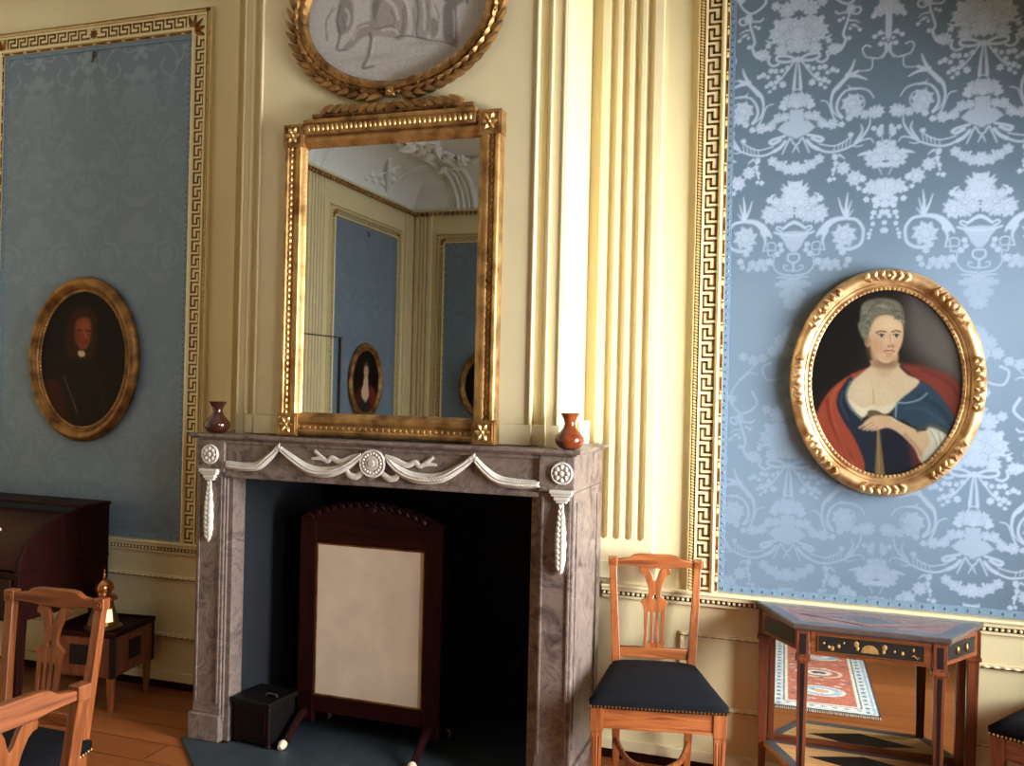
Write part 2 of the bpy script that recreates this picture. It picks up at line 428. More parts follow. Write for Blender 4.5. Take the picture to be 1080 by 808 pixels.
# ceiling with cove
w = MB(); R_ = .59; n = 10
rings = []
for k in range(n+1):
    a = PI/2*k/n; d = R_*(1-math.cos(a)); z = ZC+R_*math.sin(a)*.73
    rings.append([(XL+d,YN+d,z),(XR-d,YN+d,z),(XR-d,YB-d,z),(XL+d,YB-d,z)])
vs = [p for r in rings for p in r]; fs = []
for k in range(n):
    for j in range(4): fs.append((k*4+j, k*4+(j+1)%4, (k+1)*4+(j+1)%4, (k+1)*4+j))
fs.append((n*4,n*4+1,n*4+2,n*4+3)); w.add(vs, fs)
w.box(XL-T, XR+T, YN-T, YB+T, ZC+1.1, ZC+1.2)
struct('ceiling', w, M['stucco'], 'white coved stucco ceiling seen in the mirror', 'ceiling', smooth=True)
w = MB(); ZT = ZC+R_*.73
def cove(face, s, a):   # point on the cove: face 'l' (left wall) or 'n' (front wall), s along the wall, a angle
    d = R_*(1-math.cos(a)); z = ZC+R_*math.sin(a)*.73
    return (XL+d+.01, s, z) if face == 'l' else (s, YN+d+.01, z)
for face, ss in (('l', [YN+.62, YN+.70, YN+.76, -1.30, -1.38, -1.46, -1.52]), ('n', [XL+.62, XL+.70, XL+.78, XL+.85])):
    for q, s in enumerate(ss):
        w.tube([cove(face, s, PI/2*k/10) for k in range(11)], .022 if q % 3 else .034, 6)
ins = .61
for dd, rr in ((ins,.05),(ins+.13,.03)):
    w.tube([(XL+dd,YB-dd,ZT),(XL+dd,YN+dd,ZT),(XR-dd,YN+dd,ZT)], rr, 6)
# trophy of crossed rods on the left cove, framed field on the front cove
w.tube([cove('l',-2.42,1.05), cove('l',-2.92,.28)], .022, 6); w.tube([cove('l',-2.75,1.0), cove('l',-2.55,.5)], .014, 6)
for k in range(14): w.ell(cove('l',-2.65+random.uniform(-.28,.28),random.uniform(.35,.9)), (.03,.06,.04), 6, 4)
w.tube([cove('n',XL+1.25,.3),cove('n',XL+1.25,1.1),cove('n',XL+3.5,1.1),cove('n',XL+3.5,.3),cove('n',XL+1.25,.3)], .018, 6)
for k in range(12): w.ell(cove('n',XL+1.75+random.uniform(-.25,.25),random.uniform(.5,.95)), (.07,.03,.05), 6, 4)
for k in range(150):    # foliage clusters round the corner of the ceiling field
    t = random.random()
    x, y = (XL+ins+.25+random.gauss(0,.08), YN+ins+.1+t*1.8) if k % 3 else (XL+ins+.1+t*1.7, YN+ins+.27+random.gauss(0,.09))
    if k % 5 == 0: w.tube([(x+.07*math.cos(u)*(1-u/9), y+.07*math.sin(u)*(1-u/9), ZT-.03) for u in [q*.6 for q in range(9)]], .02, 6)
    elif k % 5 == 1: w.leaf((x,y,ZT-.01), (random.uniform(-1,1),random.uniform(-1,1),-.1), (0,0,-1), random.uniform(.14,.22), .10, .25, .05)
    else: w.ell((x,y,ZT-.015), (random.uniform(.025,.06),random.uniform(.025,.06),.045), 8, 5)
struct('trim_3', w, M['stucco'], 'white stucco mouldings and foliage on the ceiling', 'trim', smooth=True)
# cornice: plain band with a row of gilded beads
w = MB(); g = MB()
def run(p0, p1, out, z):
    a = Vector((*p0,z)); b_ = Vector((*p1,z)); L = (b_-a).length; o = Vector((*out,0))
    w.hexa([a, b_, b_+o*.05, a+o*.05], [p+Vector((0,0,.05)) for p in (a, b_, b_+o*.07, a+o*.07)])
    for k in range(int(L/.06)):
        c = a+(b_-a)*((k+.5)/int(L/.06))+o*.06; g.ell(c+Vector((0,0,.0)), (.026,.026,.03), 6, 4)
run((XL,YN),(XL,YB),(1,0),ZC-.02); run((XL,YN),(XR,YN),(0,1),ZC-.02)
run((XL,YB),(BL,YB),(0,-1),ZC-.02); run((BR,YB),(XR,YB),(0,-1),ZC-.02); run((BL,YC),(BR,YC),(0,-1),ZC-.02); run((XR,YN),(XR,YB),(-1,0),ZC-.02)
cn = struct('trim_4', w, M['cream_trim'], 'cornice with dark gilded bead row seen in the mirror', 'trim')
obj('bead_row', g, M['gold_old'], cn, smooth=True)

# pilasters
def pilaster(n, loc, rz, width, z0, z1, fl, fw, z_end, label):
    """shallow pilaster with rounded-end flutes; local x along the wall, y into it"""
    w = MB(); d = .034; xs = [-width/2]
    for c in fl: xs += [c-fw/2, c+fw/2]
    xs.append(width/2)
    for i in range(0, len(xs), 2): w.box(xs[i], xs[i+1], -d, 0, z0, z1)
    for c in fl:
        w.box(c-fw/2, c+fw/2, -d, 0, z0, z_end); 
        # round foot of the flute and its hollow
        K = 8; zc = z_end+fw/2
        pts = [(c-fw/2, z_end)]+[(c-fw/2*math.cos(PI*k/K), zc-fw/2*math.sin(PI*k/K)) for k in range(K+1)]+[(c+fw/2, z_end)]
        for k in range(1, len(pts)-2):
            (xa,za),(xb,zb) = pts[k],pts[k+1]
            if abs(xb-xa) > 1e-5: w.box(xa, xb, -d, 0, z_end, (za+zb)/2)
        hol = [(c-fw/2*math.cos(PI*k/6), -d+.004+(d-.010)*math.sin(PI*k/6)) for k in range(7)]
        for k in range(6):
            (xa,ya),(xb,yb) = hol[k],hol[k+1]
            w.add([(xa,ya,z_end),(xb,yb,z_end),(xb,yb,z1),(xa,ya,z1)], [(0,1,2,3)])
    w.box(-width/2-.02, width/2+.02, -d-.012, 0, z0-.02, z0+.05)
    o = struct('trim_%d'%n, w, M['cream_trim'], label, 'trim', bevel=.002); o.location = loc; o.rotation_euler = (0,0,rz); return o
PF = [-.0825,-.0295,.0235,.0765]
pilaster(5, (-.7485,YB,0), 0, .262, .80, ZC-.03, PF, .037, .945, 'fluted cream pilaster between chimney breast and right damask panel')
pilaster(6, (-2.63,YB,0), 0, .262, .80, ZC-.03, PF, .037, .945, 'fluted cream pilaster left of the chimney breast')
pilaster(7, (XL,-1.36,0), PI/2, .34, .80, ZC-.03, [-.12,-.06,0,.06,.12], .036, .945, 'fluted pilaster on the left wall seen in the mirror')
pilaster(8, (XL,-3.60,0), PI/2, .20, .80, ZC-.03, [-.05,0,.05], .03, .945, 'narrow corner pilaster on the left wall seen in the mirror')
pilaster(9, (XL+.16,YN,0), PI, .22, .80, ZC-.03, [-.05,0,.05], .03, .945, 'narrow corner pilaster on the wall behind the viewer')

# dado: rail with beads, panel mouldings, skirting
def dado(n, loc, rz, L, panels, label):
    """local x from 0 to L along the wall, wall face at y=0"""
    w = MB(); g = MB(); d = MB(); mo = MB()
    w.box(0,L,-.030,0,.722,.740); w.box(0,L,-.042,0,.740,.752); w.box(0,L,-.016,0,.690,.703); w.box(0,L,-.02,0,.04,.085)
    g.box(0,L,-.019,0,.704,.721)
    k = int(L/.021)
    for i in range(k): d.ell(((i+.5)*L/k,-.020,.7125), (.0072,.008,.0075), 6, 4)
    for (a,b_) in panels:
        for (x0,x1,z0,z1) in ((a,b_,.560,.578),(a,b_,.262,.280),(a,a+.018,.28,.56),(b_-.018,b_,.28,.56)):
            mo.box(x0,x1,-.012,0,z0,z1)
            if x1-x0 > z1-z0:
                kk = int((x1-x0)/.034)
                for i in range(kk): d.ell((x0+(i+.5)*(x1-x0)/kk,-.014,(z0+z1)/2-.002), (.013,.006,.0055), 6, 4)
            else:
                kk = int((z1-z0)/.034)
                for i in range(kk): d.ell(((x0+x1)/2,-.014,z0+(i+.5)*(z1-z0)/kk), (.0055,.006,.013), 6, 4)
            g.box(x0+.002,x1-.002,-.0132,0,z0+(.0 if x1-x0>z1-z0 else 0),z0+.003) if x1-x0>z1-z0 else None
    o = struct('trim_%d'%n, w, M['cream_trim'], label, 'trim', bevel=.003); o.location = loc; o.rotation_euler = (0,0,rz)
    obj('rail_ground', g, M['brown'], o, world=False); obj('bead_row', d, M['cream_old'], o, world=False, smooth=True); obj('panel_moulding', mo, M['cream_trim'], o, world=False, bevel=.003)
    return o
dado(10, (BR+.10,YB,0), 0, XR-BR-.10, [(.335,2.2)], 'beaded cream dado rail below the right damask panel')
dado(11, (XL,YB,0), 0, -2.55-XL, [(.50,2.31)], 'beaded cream dado rail below the left blue panel')
dado(12, (XL,YN,0), PI/2, YB-YN, [(.4,2.1)], 'dado rail along the left wall')
dado(13, (XR,YN,0), PI, XR-XL, [(4.4,5.9)], 'dado rail along the wall behind the viewer')
w = MB().box(XL,-2.55,YB-.014,YB,0,.035); struct('baseboard_back', w, M['mahog'], 'thin dark skirting under the left dado', 'baseboard')
w = MB().box(-.835,XR,YB-.014,YB,0,.035); struct('baseboard_right', w, M['mahog'], 'thin dark skirting under the right dado', 'baseboard')

# jib door outline on the left wall (a hairline gap round a door cut through panel and pilaster)
w = MB(); x = XL+.036
w.box(x,x+.004,-1.93,-.95,2.055,2.068); w.box(x-.02,x+.004,-1.905,-1.89,.01,2.068)
struct('door_1', w, M['darkslot'], 'hairline of a concealed door in the left wall seen in the mirror', 'door')
# ------------------------------------------------------------------ painting by layers on a fine mesh
class Paint:
    """small soft-edged painter: colours per vertex of a grid; units are the painting's own (0..w, 0..h, y down)"""
    def __init__(self, w, h, step):
        self.nx = int(w/step)+1; self.ny = int(h/step)+1
        self.X, self.Y = np.meshgrid(np.linspace(0,w,self.nx), np.linspace(0,h,self.ny)); self.w, self.h = w, h
        self.img = np.zeros((self.ny,self.nx,3)); self.unit = 1.5
    def fill(self, c): self.img[:] = c; return self
    def mix(self, a, c): self.img += (np.array(c,float)-self.img)*a[...,None]
    def sd(self, pts):
        P = np.array(pts,float); d = np.full(self.X.shape,1e18); s = np.ones(self.X.shape); n = len(P)
        for i in range(n):
            a = P[i]; b = P[i-1]; e = b-a; wx = self.X-a[0]; wy = self.Y-a[1]
            t = np.clip((wx*e[0]+wy*e[1])/(e@e+1e-12),0,1); dx = wx-e[0]*t; dy = wy-e[1]*t
            d = np.minimum(d, dx*dx+dy*dy)
            c1 = self.Y >= a[1]; c2 = self.Y < b[1]; c3 = e[0]*wy > e[1]*wx
            s = np.where((c1&c2&c3)|(~c1&~c2&~c3), -s, s)
        return s*np.sqrt(d)
    def poly(self, pts, c, soft=3, op=1, k=4):
        p = crom(pts,k,True) if k else pts
        a = np.clip(.5-self.sd(p)/(2*soft),0,1); self.mix(a*a*(3-2*a)*op, c); return self
    def ell(self, cx, cy, rx, ry, c, soft=.25, op=1):
        r = np.sqrt(((self.X-cx)/rx)**2+((self.Y-cy)/ry)**2); a = np.clip((1+soft-r)/(2*soft),0,1); self.mix(a*a*(3-2*a)*op, c); return self
    def line(self, pts, w, c, op=1, w1=None, soft=.6, k=4):
        P = crom(pts,k); d = np.full(self.X.shape,1e9)
        w1 = w if w1 is None else w1; m = len(P)-1
        for i in range(m):
            a = np.array(P[i]); e = np.array(P[i+1])-a
            t = np.clip(((self.X-a[0])*e[0]+(self.Y-a[1])*e[1])/(e@e+1e-12),0,1)
            d = np.minimum(d, np.hypot(self.X-a[0]-e[0]*t, self.Y-a[1]-e[1]*t)-(w+(w1-w)*(i+t)/m)/2)
        a = np.clip(.5-d/(2*soft*max(w,w1,self.unit)*.5),0,1); self.mix(a*op, c); return self
    def grain(self, amt, seed=1):
        r = np.random.RandomState(seed); self.img *= 1+amt*(r.rand(*self.img.shape[:2])[...,None]-.5); return self
    def mesh(self, name, fx, mat, keep=None):
        """fx maps (X,Y) arrays to x,z; keep is a mask of vertices inside"""
        x, z = fx(self.X, self.Y); nx, ny = self.nx, self.ny
        idx = np.arange(nx*ny).reshape(ny,nx)
        q = np.stack([idx[:-1,:-1], idx[1:,:-1], idx[1:,1:], idx[:-1,1:]],-1).reshape(-1,4)
        col = lin3(np.clip(self.img,0,255)).reshape(-1,3); co = np.stack([x.ravel(), np.zeros(nx*ny), z.ravel()],-1)
        if keep is not None:
            kv = keep(self.X,self.Y).ravel(); q = q[kv[q].all(1)]
            used = np.unique(q); mp = -np.ones(nx*ny,int); mp[used] = np.arange(len(used)); q = mp[q]; co = co[used]; col = col[used]
        return grid_mesh(name, co, q, col, mat)
def lin3(a):
    a = a/255.0; return np.where(a <= .04045, a/12.92, ((a+.055)/1.055)**2.4)
def grid_mesh(name, co, q, col, mat):
    me = bpy.data.meshes.new(name); nv, nf = len(co), len(q)
    me.vertices.add(nv); me.vertices.foreach_set('co', co.astype(np.float32).ravel())
    me.loops.add(nf*4); me.loops.foreach_set('vertex_index', q.astype(np.int32).ravel())
    me.polygons.add(nf); me.polygons.foreach_set('loop_start', np.arange(0,nf*4,4,dtype=np.int32))
    me.update(calc_edges=True)
    at = me.color_attributes.new('Col','FLOAT_COLOR','POINT')
    at.data.foreach_set('color', np.concatenate([col, np.ones((nv,1))],1).astype(np.float32).ravel())
    me.materials.append(mat); me.validate(); return me
def link_mesh(name, me, parent, loc=(0,0,0)):
    o = bpy.data.objects.new(name, me); COL.objects.link(o); o.parent = parent; o.location = loc; return o

# ------------------------------------------------------------------ damask pattern (one half repeat 0.34 x 1.656 m, mirrored; millimetres)
DF=[(376,3145,29),(350,3145,23),(311,3027,9),(290,3014,8),(314,2983,9),(323,3003,6),(308,3115,21),(285,3096,9),(212,2751,35),(234,3047,7),(197,3056,6),(214,3066,6),(157,3093,7),(172,3100,6),(194,3018,8),(135,2979,21),(155,2984,13),(78,3060,32),(61,3031,21),(19,3094,25),(32,3047,23),(12,3012,31),(65,2991,23),(46,3105,21),(117,3016,10),(63,3088,21),(3,3055,26),(26,2998,16),(88,3110,10),(0,2949,11),(152,2890,8),(135,2897,10),(115,2887,8),(104,2911,10),(85,2909,9),(119,2849,8),(103,2859,10),(83,2863,9),(75,2883,9),(56,2852,12),(107,2827,7),(60,2909,8),(38,2918,9),(89,2841,8),(36,2788,17),(12,2794,17),(49,2773,14),(22,2771,16),(-3,2779,17),(0,2764,13),(61,2760,9),(48,2754,10),(71,2715,18),(44,2718,16),(94,2692,14),(376,2716,22),(296,2713,22),(259,2707,16),(225,2721,21),(138,2677,19),(99,2682,17),(173,2673,11),(116,2675,10),(201,2697,12),(208,2629,9),(324,2654,8),(295,2649,9),(367,2634,15),(313,2589,8),(341,2594,7),(317,2620,6),(363,2559,32),(302,2530,34),(89,2539,17),(61,2519,18),(31,2503,18),(-3,2505,23),(183,2496,22),(154,2518,9),(151,2538,8),(227,2454,26),(146,2491,8),(132,2452,9),(149,2455,6),(257,2450,12),(296,2416,26),(350,2419,26),(322,2428,18),(243,2413,8),(267,2403,10),(149,2546,10),(3,2399,44),(6,2439,12),(73,2373,17),(97,2379,12),(51,2328,36),(98,2325,27),(28,2349,21),(44,2338,32),(90,2316,31),(23,2367,29),(72,2370,16),(59,2309,21),(21,2324,21),(192,2226,39),(173,2182,12),(187,2160,12),(210,2128,12),(201,2105,10),(161,2116,16),(127,2120,17),(94,2125,14),(63,2157,11),(51,2195,10),(46,2173,9),(141,2099,12),(111,2098,11),(176,2094,9),(351,2382,22),(344,2348,14),(350,2315,11),(360,2299,8),(346,2242,10),(306,2363,12),(301,2313,10),(299,2269,8),(286,2229,8),(273,2367,10),(308,2341,10),(370,2349,12),(340,2273,8),(285,2213,6),(295,2293,7),(292,2246,5),(-3,2036,27),(38,2034,16),(-18,1998,23),(60,2032,9),(16,2009,17),(35,1993,15),(-7,1960,26),(0,1830,30),(40,1800,24),(70,1760,20),(20,1760,24),(110,1730,16),(150,1720,18),(190,1735,16),(340,1800,34),(310,1770,26),(330,1730,24),(295,1740,14),(340,1660,28),(315,1620,22),(335,1570,22),(280,1640,12),(300,1590,14),(0,1640,20),(30,1610,16),(0,1530,34),(45,1500,28),(90,1520,16),(230,1560,14),(200,1480,16)]
DS=[(5.7,5.7,[(349,3120),(346,3008)]),(2.1,2.1,[(341,2991),(328,3023),(290,3014)]),(3.1,3.1,[(355,2987),(345,2958),(334,2985),(331,2945)]),(2.3,3.1,[(296,2928),(261,2936),(246,2965),(258,2982),(277,2975)]),(2.1,2.6,[(339,2955),(309,2927),(281,2930)]),(2.1,2.1,[(363,2926),(344,2952)]),(2.1,2.1,[(284,2927),(280,2886),(231,2881),(211,2874)]),(1.6,9.9,[(265,2845),(230,2862),(191,2869)]),(5.7,9.4,[(231,2881),(190,2861),(152,2820)]),(1.3,7.8,[(218,2929),(209,2901),(192,2867)]),(9.4,3.6,[(155,2825),(137,2802),(129,2758)]),(2.1,5.7,[(292,2771),(276,2797),(246,2811),(211,2812),(181,2803),(158,2771),(154,2732),(174,2701)]),(5.2,1.0,[(226,2812),(204,2816),(195,2827)]),(2.1,2.1,[(252,2732),(258,2757),(245,2781),(214,2786),(191,2776),(177,2756)]),(4.2,2.1,[(130,2769),(140,2726),(173,2695)]),(1.3,3.6,[(91,2774),(118,2765),(137,2715),(148,2694)]),(3.6,6.2,[(192,3136),(192,3108),(182,3074),(172,3035),(181,3014),(167,2979),(147,2966)]),(3.6,3.6,[(195,3122),(213,3138),(233,3137),(235,3121),(219,3111),(197,3120)]),(3.6,3.6,[(190,3121),(172,3122),(152,3120),(140,3130)]),(3.6,1.3,[(196,3089),(216,3086),(234,3074)]),(2.6,2.1,[(199,3070),(216,3069),(232,3052)]),(4.7,4.7,[(110,2971),(114,2947),(96,2931),(74,2937)]),(1.6,6.8,[(127,3038),(105,3028),(80,3033)]),(6.2,2.6,[(87,3085),(83,3107),(63,3110)]),(2.6,1.0,[(44,3116),(54,3120)]),(5.2,5.7,[(2,2949),(39,2967),(78,2968),(80,2952),(48,2943),(2,2948)]),(2.6,6.8,[(2,2941),(8,2888),(12,2829)]),(3.6,3.6,[(14,2942),(54,2887),(71,2867)]),(2.1,2.1,[(54,2887),(104,2848)]),(2.3,2.3,[(16,2813),(10,2825),(-10,2828)]),('P',[(26,2747),(-28,2743),(-31,2697),(14,2700)]),('P',[(45,2697),(-8,2704),(-12,2625),(38,2642),(74,2669)]),(5.2,6.8,[(43,2640),(86,2629),(103,2619),(90,2610),(61,2625)]),(6.2,7.8,[(41,2618),(59,2595),(84,2580)]),(3.6,2.6,[(24,2630),(40,2593),(51,2567)]),(3.6,3.1,[(19,2627),(9,2608),(-3,2600)]),(3.6,1.6,[(1,2594),(12,2570)]),(2.6,2.6,[(89,2599),(143,2588),(184,2602),(218,2630)]),(2.1,4.7,[(295,2592),(283,2608),(250,2603),(213,2584),(168,2568),(117,2566),(64,2592)]),(1.6,1.6,[(210,2616),(204,2582)]),(1.6,1.6,[(196,2610),(190,2579)]),(1.6,1.6,[(182,2604),(176,2577)]),(1.6,1.6,[(167,2598),(163,2574)]),(1.6,1.6,[(151,2590),(146,2572)]),(1.3,5.2,[(246,2667),(251,2640),(226,2595)]),(1.6,5.2,[(282,2692),(275,2653),(243,2604)]),(2.6,1.6,[(221,2583),(238,2580),(256,2585)]),(1.6,1.6,[(308,2647),(327,2612),(320,2578)]),(10.4,1.0,[(283,2551),(257,2550),(236,2544)]),(1.0,10.4,[(383,2490),(358,2503),(332,2501)]),(2.1,1.0,[(315,2495),(329,2462)]),(4.7,1.0,[(166,2550),(179,2542),(188,2532)]),(5.2,1.3,[(37,2534),(50,2502)]),(3.6,3.6,[(152,2508),(143,2469)]),(1.3,7.8,[(-29,2455),(-22,2428),(-11,2407)]),(1.3,6.8,[(47,2442),(31,2425),(16,2408)]),(5.7,1.3,[(89,2395),(74,2403)]),('P',[(71,2245),(-9,2250),(-13,2163),(12,2169),(29,2189),(37,2208),(58,2236)]),(3.6,3.6,[(47,2248),(67,2260),(62,2270),(43,2262)]),(4.2,5.7,[(76,2246),(41,2235),(-1,2231)]),(5.2,7.8,[(42,2260),(18,2278),(2,2285)]),(3.6,3.6,[(-3,2158),(19,2153),(19,2131),(-4,2117)]),(3.6,3.6,[(-1,2123),(-1,2085)]),(2.6,2.6,[(0,2090),(17,2088),(35,2097),(35,2110),(23,2108)]),(2.1,4.2,[(80,2125),(72,2097),(47,2075),(5,2069)]),(1.0,5.7,[(61,2062),(32,2061),(2,2055)]),(2.3,2.3,[(100,2174),(101,2202),(73,2201),(72,2174),(93,2174)]),(2.3,2.3,[(98,2174),(97,2152),(78,2152),(77,2125)]),(2.3,2.3,[(122,2172),(100,2172)]),(5.7,5.7,[(262,2209),(263,2251),(239,2286),(203,2294)]),(6.2,17.2,[(203,2296),(158,2291),(127,2271),(110,2246)]),(13.0,1.0,[(122,2262),(95,2240),(87,2222)]),(7.8,2.1,[(125,2246),(111,2213),(119,2172)]),(5.7,7.3,[(262,2209),(251,2187),(218,2172),(188,2174)]),(8.8,1.0,[(197,2298),(197,2342),(203,2397)]),(6.2,1.0,[(196,2298),(180,2336),(167,2379)]),(5.2,1.0,[(201,2298),(208,2331),(218,2365)]),(3.6,1.0,[(203,2298),(225,2327)]),(3,5,[(0,1720),(20,1660),(90,1640),(110,1690),(80,1710)]),(2,6,[(110,1730),(200,1640),(240,1560),(190,1500),(130,1540),(150,1590)]),(2,8,[(340,1550),(335,1480),(345,1400)]),(8,1,[(240,1560),(270,1600),(260,1660)]),(6,1,[(200,1640),(160,1670),(130,1660)])]
def damask_tile(step=.0035):
    W, H = .34, 1.656; p = Paint(W+.08, H, step); p.X = p.X-.04; X, Y = p.X, p.Y; m = np.zeros(X.shape)
    def put(a, hi=1.0):
        nonlocal m; m = np.maximum(m, a*hi)
    for (x,z,r) in DF:
        x, z, r = x/1000, (z/1000-1.49) % H, max(r/1000,.004)*1.08
        for dz in (-H,0,H):
            z0 = z+dz
            if z0 < -r*1.4 or z0 > H+r*1.4: continue
            box = (abs(X-x) < r*1.4) & (abs(Y-z0) < r*1.4)
            if not box.any(): continue
            xx, yy = X[box]-x, Y[box]-z0; rr = np.hypot(xx,yy)/r; th = np.arctan2(yy,xx)
            n = 5 if r < .012 else 6 if r < .02 else 8
            ph = (x*131+z*71) % 6.28; edge = 1+.16*np.cos(n*th+ph)-.06*np.cos(2*n*th+ph)
            a = np.clip((edge-rr)/.22+.5,0,1)
            # petal divisions and a small eye
            lines = .26*np.clip(1-np.abs(((th*n+ph+PI)/(2*PI) % 1)-.5)*n*rr*.9,0,1)*(rr > .3)+.22*np.exp(-((rr-.52)/.07)**2)
            if r > .016: a = a*(1-lines)
            else: a = a*(1-.12*(rr < .3))
            sub = m[box]; m[box] = np.maximum(sub*(1-.5*np.clip(a*3,0,1)), a) if r > .012 else np.maximum(sub, a)
    for s in DS:
        if s[0] == 'P': 
            pts = [(x/1000, (z/1000-1.49)) for x,z in s[1]]
            put(np.clip(.5-p.sd(pts)/.004,0,1)*(.86+.14*np.sin((X+Y)*900)), .95); continue
        w0, w1, pts = s; P = np.array(crom([(x/1000, z/1000-1.49) for x,z in pts],4)); n = len(P)-1
        w0 = max(w0/1000,.0022); w1 = max(w1/1000,.0014)
        for dz in (-H,0,H):
            if P[:,1].max()+dz < 0 or P[:,1].min()+dz > H: continue
            d = np.full(X.shape,1.)
            for i in range(n):
                a = P[i]+[0,dz]; e = P[i+1]-P[i]; t = np.clip(((X-a[0])*e[0]+(Y-a[1])*e[1])/(e@e+1e-12),0,1)
                u = (i+t)/n; wd = w0+(w1-w0)*u
                d = np.minimum(d, np.hypot(X-a[0]-e[0]*t, Y-a[1]-e[1]*t)-wd)
            put(np.clip(.5-d/.003,0,1))
    # fold parts lying across the mirror axes back in
    k = int(round(.04/step)); core = m[:,k:-k].copy() if k else m
    for j in range(1,k):
        core[:,j] = np.maximum(core[:,j], m[:,k-j]); core[:,-1-j] = np.maximum(core[:,-1-j], m[:,-k-1+j])
    return core
TILE = damask_tile()
def damask_mesh(name, w, h, xa, zb, step, pattern_contrast=None):
    """panel w x h centred on x=0, base z=zb, mirror axis of the bouquets at local x=xa"""
    nx, ny = int(w/step)+1, int(h/step)+1
    X, Z = np.meshgrid(np.linspace(-w/2,w/2,nx), np.linspace(zb,zb+h,ny))
    t = np.abs(((X-xa)+.34) % .68-.34)/.34; v = ((Z-1.49) % 1.656)/1.656
    th, tw = TILE.shape
    fx = t*(tw-1); fy = v*(th-1); x0 = np.floor(fx).astype(int); y0 = np.floor(fy).astype(int); x1 = np.minimum(x0+1,tw-1); y1 = np.minimum(y0+1,th-1); ax = fx-x0; ay = fy-y0
    val = (TILE[y0,x0]*(1-ax)+TILE[y0,x1]*ax)*(1-ay)+(TILE[y1,x0]*(1-ax)+TILE[y1,x1]*ax)*ay
    if pattern_contrast is not None: val = .16+(val-.16)*pattern_contrast(X,Z)  # woven pattern washed out in the colour, imitating sheen and dim view
    idx = np.arange(nx*ny).reshape(ny,nx); q = np.stack([idx[:-1,:-1], idx[:-1,1:], idx[1:,1:], idx[1:,:-1]],-1).reshape(-1,4)
    co = np.stack([X.ravel(), np.zeros(nx*ny), Z.ravel()],-1); col = np.repeat(val.ravel()[:,None],3,1)
    return grid_mesh(name, co, q, col, M['damask'])

